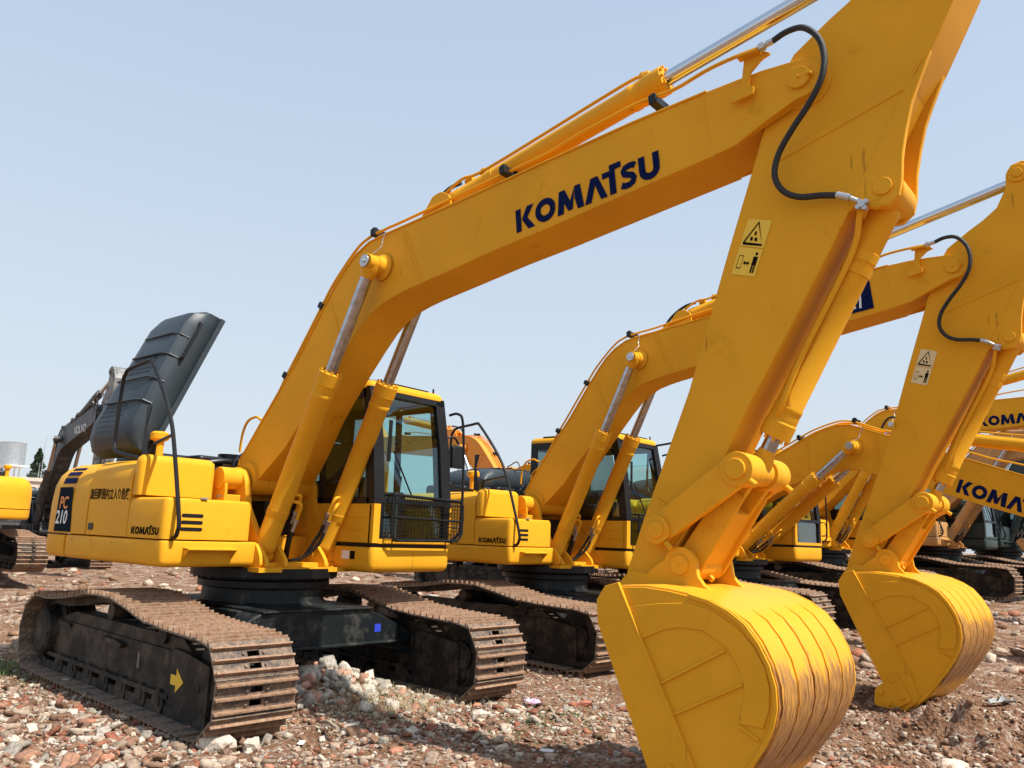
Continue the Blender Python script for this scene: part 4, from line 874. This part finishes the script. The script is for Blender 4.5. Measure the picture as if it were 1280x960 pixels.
# ------------------------------------------------------------------ rubble (stones too many to count)
def ico(sub):
    bm = bmesh.new(); bmesh.ops.create_icosphere(bm, subdivisions=sub, radius=1); v = np.array([q.co for q in bm.verts]); f = np.array([[w_.index for w_ in q.verts] for q in bm.faces]); bm.free(); return v, f
I1, I2 = ico(1), ico(2)
def block():
    bm = bmesh.new(); bmesh.ops.create_cube(bm, size=1.5); bmesh.ops.bevel(bm, geom=bm.edges[:], offset=.22, segments=1, affect='EDGES'); bmesh.ops.triangulate(bm, faces=bm.faces[:])
    v = np.array([q.co for q in bm.verts]); f = np.array([[w_.index for w_ in q.verts] for q in bm.faces]); bm.free(); return v, f
IB = block()
COLS = np.array([(.44, .33, .24), (.54, .44, .34), (.34, .24, .17), (.34, .13, .075), (.42, .19, .115), (.26, .15, .09), (.60, .54, .46), (.25, .22, .18), (.38, .27, .19)]); CP = np.array([.18, .12, .14, .10, .08, .20, .04, .04, .10])
def rubble_mesh(name, n, rmin, rmax, rfun, base):
    V, F, K_ = [], [], []; off = 0; bv, bf = base; R2 = []
    cx, cy = 6.82, -4.67
    while len(R2) < n:
        r = rfun(); a = rad(129.7) + rng.uniform(-.72, .72); x, y = cx + r * math.cos(a), cy + r * math.sin(a)
        patch = vnoise(np.array([x * .9 + 30]), np.array([y * .9 + 30]), 8)[0]
        if rng.random() > .25 + 1.1 * max(0, patch - .3): continue
        skip = False
        for ey in (0, 4.43):
            if -2.2 < x < 2.15 and (abs(y - ey - 1.17) < .36 or abs(y - ey + 1.17) < .36): skip = True
        if skip: continue
        R2.append((x, y))
    R2 = np.array(R2); hz = height(R2[:, 0], R2[:, 1]); size = rmin * (rmax / rmin) ** (rng.random(n) ** 2.2); cols = COLS[rng.choice(len(COLS), n, p=CP)] * rng.uniform(.75, 1.15, (n, 1))
    vs = np.repeat(bv[None], n, 0); rnd = rng.uniform(*((.5, 1.35) if len(bv) < 20 else (.86, 1.14)), (n, len(bv), 1)); vs = vs * rnd; vs = vs * (rng.uniform(.5, 1.3, (n, 1, 3)) * np.array([1.15, 1.0, .62])) * size[:, None, None]
    a = rng.uniform(0, 6.28, n); t = rng.uniform(-.4, .4, n); ct, st = np.cos(t)[:, None], np.sin(t)[:, None]; x, y, z = vs[..., 0], vs[..., 1], vs[..., 2]; x, z = x * ct - z * st, x * st + z * ct
    ca, sa = np.cos(a)[:, None], np.sin(a)[:, None]; vs = np.stack([x * ca - y * sa + R2[:, :1], x * sa + y * ca + R2[:, 1:], z + (hz + size * .18)[:, None]], -1)
    f = (bf[None] + (np.arange(n) * len(bv))[:, None, None]).reshape(-1, 3).astype(np.int32); me = np_mesh(name, vs.reshape(-1, 3).astype(np.float32), f)
    at_ = me.color_attributes.new('stone', 'FLOAT_COLOR', 'POINT'); cc = np.ones((n, len(bv), 4), np.float32); cc[..., :3] = cols[:, None]; at_.data.foreach_set('color', cc.ravel()); return me
sm = bpy.data.materials.new('stones'); sm.use_nodes = True; n = sm.node_tree; b = n.nodes['Principled BSDF']; b.inputs['Roughness'].default_value = .92; b.inputs['Specular IOR Level'].default_value = .2
va = n.nodes.new('ShaderNodeVertexColor'); va.layer_name = 'stone'; tc = n.nodes.new('ShaderNodeTexCoord'); t = n.nodes.new('ShaderNodeTexNoise'); t.inputs['Scale'].default_value = 45; t.inputs['Detail'].default_value = 6; n.links.new(tc.outputs['Object'], t.inputs[0])
mr = n.nodes.new('ShaderNodeMapRange'); mr.inputs['From Min'].default_value = .3; mr.inputs['From Max'].default_value = .7; mr.inputs['To Min'].default_value = .6; mr.inputs['To Max'].default_value = 1.25; n.links.new(t.outputs[0], mr.inputs[0])
h = n.nodes.new('ShaderNodeHueSaturation'); n.links.new(va.outputs[0], h.inputs['Color']); n.links.new(mr.outputs[0], h.inputs['Value']); n.links.new(h.outputs[0], b.inputs['Base Color'])
bp = n.nodes.new('ShaderNodeBump'); bp.inputs['Strength'].default_value = .6; bp.inputs['Distance'].default_value = .01; n.links.new(t.outputs[0], bp.inputs['Height']); n.links.new(bp.outputs[0], b.inputs['Normal'])
for nm, cnt, a0, a1, rf, ba in (('rubble', 26000, .008, .03, lambda: 2.6 + 9 * rng.random() ** 1.5, I1), ('rubble', 5200, .018, .052, lambda: 2.8 + 16 * rng.random() ** 1.4, IB), ('rubble', 2600, .05, .16, lambda: 11 + 26 * rng.random() ** 1.2, I1)):
    me = rubble_mesh(nm, cnt, a0, a1, rf, ba); me.materials.append(sm); o = bpy.data.objects.new(nm, me); C.objects.link(o); o['kind'] = 'stuff'

# ------------------------------------------------------------------ the rest of the yard
BACK = 'machines parked in the rows behind'
excavator('excavator', 'dark grey excavator with worn silver arm standing behind the raised hood', 'excavator', (-19.6, 5.5, -.02), -9, und=0, dB=1, dA=14, paint='volvo_grey', cabm='volvo_grey', armm='worn_arm', near=False, brand='other', tag_='plain', front_guard=False, bucket=False, group=BACK)
excavator('excavator', 'yellow excavator cut off by the left edge, its counterweight turned to the camera', 'excavator', (-14.3, 1.50, .30), 165, und=10, dB=-30, dA=10, near=False, rail=False, words=False, tag_='plain', front_guard=False, group=BACK)
excavator('excavator', 'orange excavator facing away behind the gap between the two nearest cabs', 'excavator', (-6.3, 11.4, .1), 178, und=0, dB=-3, dA=20, paint='orange_paint', cabm='red_paint', near=False, words=False, tag_='plain', front_guard=False, group=BACK)
excavator('excavator', 'yellow excavator standing behind the hood of the second machine', 'excavator', (-6.2, 14.2, .3), 172, und=0, dB=-24, dA=-20, near=False, words=False, tag_='plain', front_guard=False, group=BACK)
excavator('excavator', 'tan excavator with dark green cab seen under the lowered boom at right', 'excavator', (2.0, 17.5, .46), -5, und=0, dB=-8, dA=-40, paint='tan_paint', cabm='dark_green', near=False, words=False, tag_='plain', front_guard=False, group=BACK)
excavator('excavator', 'dark green excavator at the far right end of the row', 'excavator', (2.6, 22.3, .5), -8, und=0, dB=6, dA=-20, paint='dark_green', cabm='dark_green', near=False, words=False, tag_='plain', front_guard=False, group=BACK)

# building with a water tank on its roof, far left
def P3(d, px, lat=0): return None
bd = Vector((-.942, .336, 0)); br = Vector((.336, .942, 0)); bo_ = Vector((6.82, -4.67, 0)) + bd * 60
root = bpy.data.objects.new('building', None); C.objects.link(root); root.location = bo_; root.rotation_euler = (0, 0, math.atan2(br.y, br.x))
root['label'] = 'low cream building behind the machines at the far left'; root['category'] = 'building'
bm = nb(); prism(bm, [(-16, -.5), (4.2, -.5), (4.2, 3.72), (-16, 3.72)], 0, 9); obj('wall', bm, 'concrete_wall', root)
bm = nb(); box(bm, -16.1, 4.3, -.12, 9.1, 3.722, 3.95); obj('roof_parapet', bm, 'concrete_wall', root)
for k in range(6):
    bm = nb(); x = -14 + k * 3.1; box(bm, x, x + 1.3, -.03, .04, .9, 2.3); f_ = obj('window', bm, 'glass_dark', root)
    bm = nb(); box(bm, x - .06, x + 1.36, -.05, -.002, .82, .9); box(bm, x - .06, x + 1.36, -.05, -.002, 2.3, 2.38); obj('window_frame', bm, 'white_card', f_)
wt_ = bpy.data.objects.new('water_tank', None); C.objects.link(wt_); wt_.location = bo_ + br * -.85 - bd * .0 + bd * 2.0 + Vector((0, 0, 3.95)); wt_['label'] = 'round galvanised water tank on the roof of the cream building'; wt_['category'] = 'water tank'
bm = nb(); lathe(bm, (0, 0, .75), (0, 0, 2.25), [(i / 12 + d, r) for i in range(12) for d, r in ((0, .78), (.04, .765))] + [(1, .78), (1.03, .6), (1.05, .05)], 32); obj('tank_shell', bm, 'galvanised', wt_)
bm = nb()
for a in range(4): cyl(bm, (.6 * math.cos(a * 1.57 + .78), .6 * math.sin(a * 1.57 + .78), 0), (.6 * math.cos(a * 1.57 + .78), .6 * math.sin(a * 1.57 + .78), .7), .05, 8)
box(bm, -.9, 1.6, -.6, .6, .68, .75); obj('tank_stand', bm, 'white_card', wt_)
bm = nb(); cyl(bm, (0, 0, 0), (0, 0, 2.9), .03, 6, .012); cyl(bm, (-.45, 0, 0), (-.45, 0, 1.1), .025, 6, .012); cyl(bm, (-.6, 0, .9), (.1, 0, .9), .012, 5)
o = obj('antenna', bm, 'galvanised', None); o.location = bo_ + br * .95 + bd * 2 + Vector((0, 0, 3.95)); o['label'] = 'thin metal antenna mast beside the roof water tank'; o['category'] = 'antenna'
def conifer(loc, h, label):
    r = bpy.data.objects.new('conifer_tree', None); C.objects.link(r); r.location = loc; r['label'] = label; r['category'] = 'tree'
    bm = nb(); cyl(bm, (0, 0, 0), (0, 0, h), .13, 8, .02); obj('trunk', bm, 'bark', r)
    bm = nb(); rr = random.Random(3)
    for k in range(2600):
        t = rr.random() ** .8; z = 1.2 + (h - 1.3) * t; tier = .5 + .5 * abs(math.sin(t * 26)); rad_ = (1 - t) ** .8 * 1.5 * tier * (.35 + .65 * rr.random()) + .03; a = rr.random() * 6.28
        p = Vector((rad_ * math.cos(a), rad_ * math.sin(a), z - rad_ * .25)); s = .05 + .08 * rr.random(); q = Vector((rr.gauss(0, 1), rr.gauss(0, 1), rr.gauss(0, .5))).normalized(); q2 = q.orthogonal()
        bm.faces.new([bm.verts.new(p + q * s), bm.verts.new(p - q * s * .6 + q2 * s * .5), bm.verts.new(p - q * s * .6 - q2 * s * .5)])
    obj('crown', bm, 'conifer', r)
conifer((-53.2, 17.5, 0), 6.2, 'dark spiky conifer rising behind the cream building')

# extra stone heap between the tracks, loose clods at right, dry grass and scraps
def heap(name, n, cx, cy, sx, sy, r0, r1, cols, lift=.0, base=None, shape=(1.1, 1.0, .75)):
    x = rng.normal(cx, sx, n); y = rng.normal(cy, sy, n); hz = height(x, y); size = rng.uniform(r0, r1, n); cc = np.array(cols)[rng.integers(0, len(cols), n)] * rng.uniform(.8, 1.15, (n, 1)); bv, bf = base or IB
    v = bv[None] * rng.uniform(.84, 1.16, (n, len(bv), 1)) * rng.uniform(.6, 1.25, (n, 1, 3)) * np.array(shape) * size[:, None, None]
    a = rng.uniform(0, 6.28, n)[:, None]; t = rng.uniform(-.9, .9, n)[:, None]; X_, Y_, Z_ = v[..., 0], v[..., 1], v[..., 2]; X_, Z_ = X_ * np.cos(t) - Z_ * np.sin(t), X_ * np.sin(t) + Z_ * np.cos(t)
    v = np.stack([X_ * np.cos(a) - Y_ * np.sin(a) + x[:, None], X_ * np.sin(a) + Y_ * np.cos(a) + y[:, None], Z_ + (hz + size * .25 + rng.random(n) * lift * np.exp(-((x - cx) / sx) ** 2 - ((y - cy) / sy) ** 2))[:, None]], -1)
    me = np_mesh(name, v.reshape(-1, 3).astype(np.float32), (bf[None] + (np.arange(n) * len(bv))[:, None, None]).reshape(-1, 3).astype(np.int32))
    at_ = me.color_attributes.new('stone', 'FLOAT_COLOR', 'POINT'); q = np.ones((n, len(bv), 4), np.float32); q[..., :3] = cc[:, None]; at_.data.foreach_set('color', q.ravel()); me.materials.append(sm)
    o = bpy.data.objects.new(name, me); C.objects.link(o); o['kind'] = 'stuff'
heap('stone_heap', 150, 1.0, .0, .30, .32, .035, .075, [(.46, .40, .32), (.38, .34, .27), (.46, .25, .17), (.33, .30, .25), (.54, .47, .38)], .09)
heap('stone_heap', 420, 1.25, .1, .42, .45, .012, .04, [(.46, .40, .32), (.36, .30, .22), (.42, .20, .12), (.30, .22, .16), (.54, .47, .38)], .04)
PALE = [(.42, .33, .245), (.34, .25, .18), (.34, .18, .115), (.27, .10, .06), (.52, .45, .37), (.22, .13, .085), (.20, .115, .07), (.32, .28, .225)]
heap('rubble', 3600, .6, -2.2, 1.5, .5, .004, .030, PALE, 0, None, (1.3, 1.0, .5))
heap('rubble', 260, .8, -2.15, 1.4, .42, .03, .065, PALE, 0, None, (1.5, 1.0, .4))
heap('rubble', 1900, 2.5, .2, .45, .8, .004, .026, PALE, 0, None, (1.3, 1.0, .5))
heap('rubble', 90, 2.5, .2, .4, .7, .03, .06, PALE, 0, None, (1.5, 1.0, .4))
heap('dirt_clods', 1300, 5.5, 2.7, .75, 1.1, .004, .030, [(.24, .135, .08), (.30, .17, .10), (.20, .11, .065), (.26, .15, .09), (.45, .36, .28)], .02)
heap('dirt_clods', 500, 4.4, 4.0, .6, .7, .008, .03, [(.27, .15, .09), (.33, .20, .12), (.22, .13, .08)], .04)
mat('straw', (.42, .33, .19), .9, var=.25); mat('weeds', (.10, .14, .035), .85, var=.3)
def blades(name, n, cx, cy, sx, sy, L, wd, m, flat=.35):
    bm = nb()
    for k in range(n):
        x, y = random.gauss(cx, sx), random.gauss(cy, sy); z = float(height(x, y)); a = random.uniform(0, 6.28); l = L * random.uniform(.4, 1.2); d = Vector((math.cos(a), math.sin(a), 0)); s = Vector((-d.y, d.x, 0)) * wd
        up_ = random.uniform(.1, flat); p0 = Vector((x, y, z)); p1 = p0 + d * l * .5 + Vector((0, 0, l * up_)); p2 = p0 + d * l + Vector((0, 0, l * up_ * random.uniform(.2, 1.2)))
        v = [bm.verts.new(q) for q in (p0 - s, p0 + s, p1 + s * .8, p1 - s * .8)]; bm.faces.new(v); bm.faces.new([v[3], v[2], bm.verts.new(p2)])
    o = obj(name, bm, m); o['kind'] = 'stuff'
blades('dry_grass', 1500, 1.75, .15, .22, .34, .12, .0016, 'straw', .6)
blades('dry_grass', 500, 1.45, -.15, .2, .25, .12, .0016, 'straw', .6)
blades('green_weeds', 1300, -2.3, -1.45, .5, .22, .06, .004, 'weeds', .9)
blades('green_weeds', 500, 2.9, .6, .25, .4, .05, .003, 'weeds', .9)
def lone(name, label, cat, x, y, r, m, shape=(1.2, .8, .6), seed=1, lift=.3, sub=2, jit=.3):
    rr = random.Random(seed); bm = bmesh.new(); bmesh.ops.create_icosphere(bm, subdivisions=sub, radius=1)
    for v in bm.verts: v.co = Vector([c * s for c, s in zip(v.co, shape)]) * r * (1 + rr.uniform(-jit, jit))
    bmesh.ops.recalc_face_normals(bm, faces=bm.faces); me = bpy.data.meshes.new(name); bm.to_mesh(me); bm.free(); me.materials.append(M[m])
    o = bpy.data.objects.new(name, me); C.objects.link(o); o.location = (x, y, float(height(x, y)) + r * shape[2] * lift); o.rotation_euler = (0, 0, rr.uniform(0, 6)); o['label'] = label; o['category'] = cat
lone('stone', 'chalky white knobbly stone in front of the nearest track', 'stone', 1.83, -1.52, .085, 'pale_stone', (1.5, .8, .8), 4, .5)
lone('stone', 'smaller white stone touching the chalky one by the nearest track', 'stone', 1.98, -1.36, .06, 'pale_stone', (1.1, .9, .9), 5, .5)
lone('stone', 'flat broad beige slab at the bottom right corner', 'stone', 5.42, 1.95, .10, 'pale_stone', (1.6, 1.0, .35), 6, .5)
lone('brick_piece', 'red brick piece on the soil beyond the second track', 'brick', 2.62, 1.55, .055, 'brick', (1.2, .9, .7), 8, .5, 1)
lone('concrete_lump', 'greenish grey concrete lump on rubble right of the dry grass', 'concrete', 2.45, .35, .075, 'pale_stone', (1.3, .9, .7), 9, .5, 1)
def scrap(name, label, cat, x, y, w_, d_, m, rz, seed=2, amp=.012):
    rr = random.Random(seed); bm = nb(); n = 7; V = [[bm.verts.new(((i / (n - 1) - .5) * w_ + rr.gauss(0, w_ * .02), (j / (n - 1) - .5) * d_ + rr.gauss(0, d_ * .03), .015 + abs(rr.gauss(0, amp)))) for j in range(n)] for i in range(n)]
    for i in range(n - 1):
        for j in range(n - 1): bm.faces.new((V[i][j], V[i + 1][j], V[i + 1][j + 1], V[i][j + 1]))
    o = obj(name, bm, m); s_ = o.modifiers.new('thick', 'SOLIDIFY'); s_.thickness = .002; o.location = (x, y, float(height(x, y)) + .012); o.rotation_euler = (0, 0, rz); o['label'] = label; o['category'] = cat; return o
scrap('cloth_scrap', 'crumpled lilac scrap lying on the soil beside the bucket', 'litter', 2.36, 1.12, .15, .09, 'pink_cloth', .5, 3, .02)
scrap('card_scrap', 'small white printed card lying near the stick', 'litter', 2.15, -1.1, .10, .045, 'white_card', 2.3, 4, .002)
scrap('cloth_scrap', 'grey crumpled plastic sheet on the rubble at far left', 'litter', -.3, -2.2, .22, .14, 'worn_arm', .3, 5, .03)
scrap('cloth_scrap', 'grey cloth strip on the dirt near the right edge', 'litter', 5.3, 4.6, .32, .09, 'worn_arm', 1.0, 6, .025)
scrap('card_scrap', 'square white tile piece left of the nearest bucket', 'litter', 3.42, -.08, .09, .07, 'white_card', .4, 7, .001)
bm = nb(); tube(bm, [(0, 0, .02), (.12, .01, .035), (.25, .0, .03), (.40, -.01, .02)], .013, 8); o = obj('stick', bm, 'wood'); o.location = (1.86, -.72, float(height(1.86, -.72)) + .03); o.rotation_euler = (0, -.1, -.35); o['label'] = 'pale wooden stick lying beside the front of the nearest track'; o['category'] = 'stick'
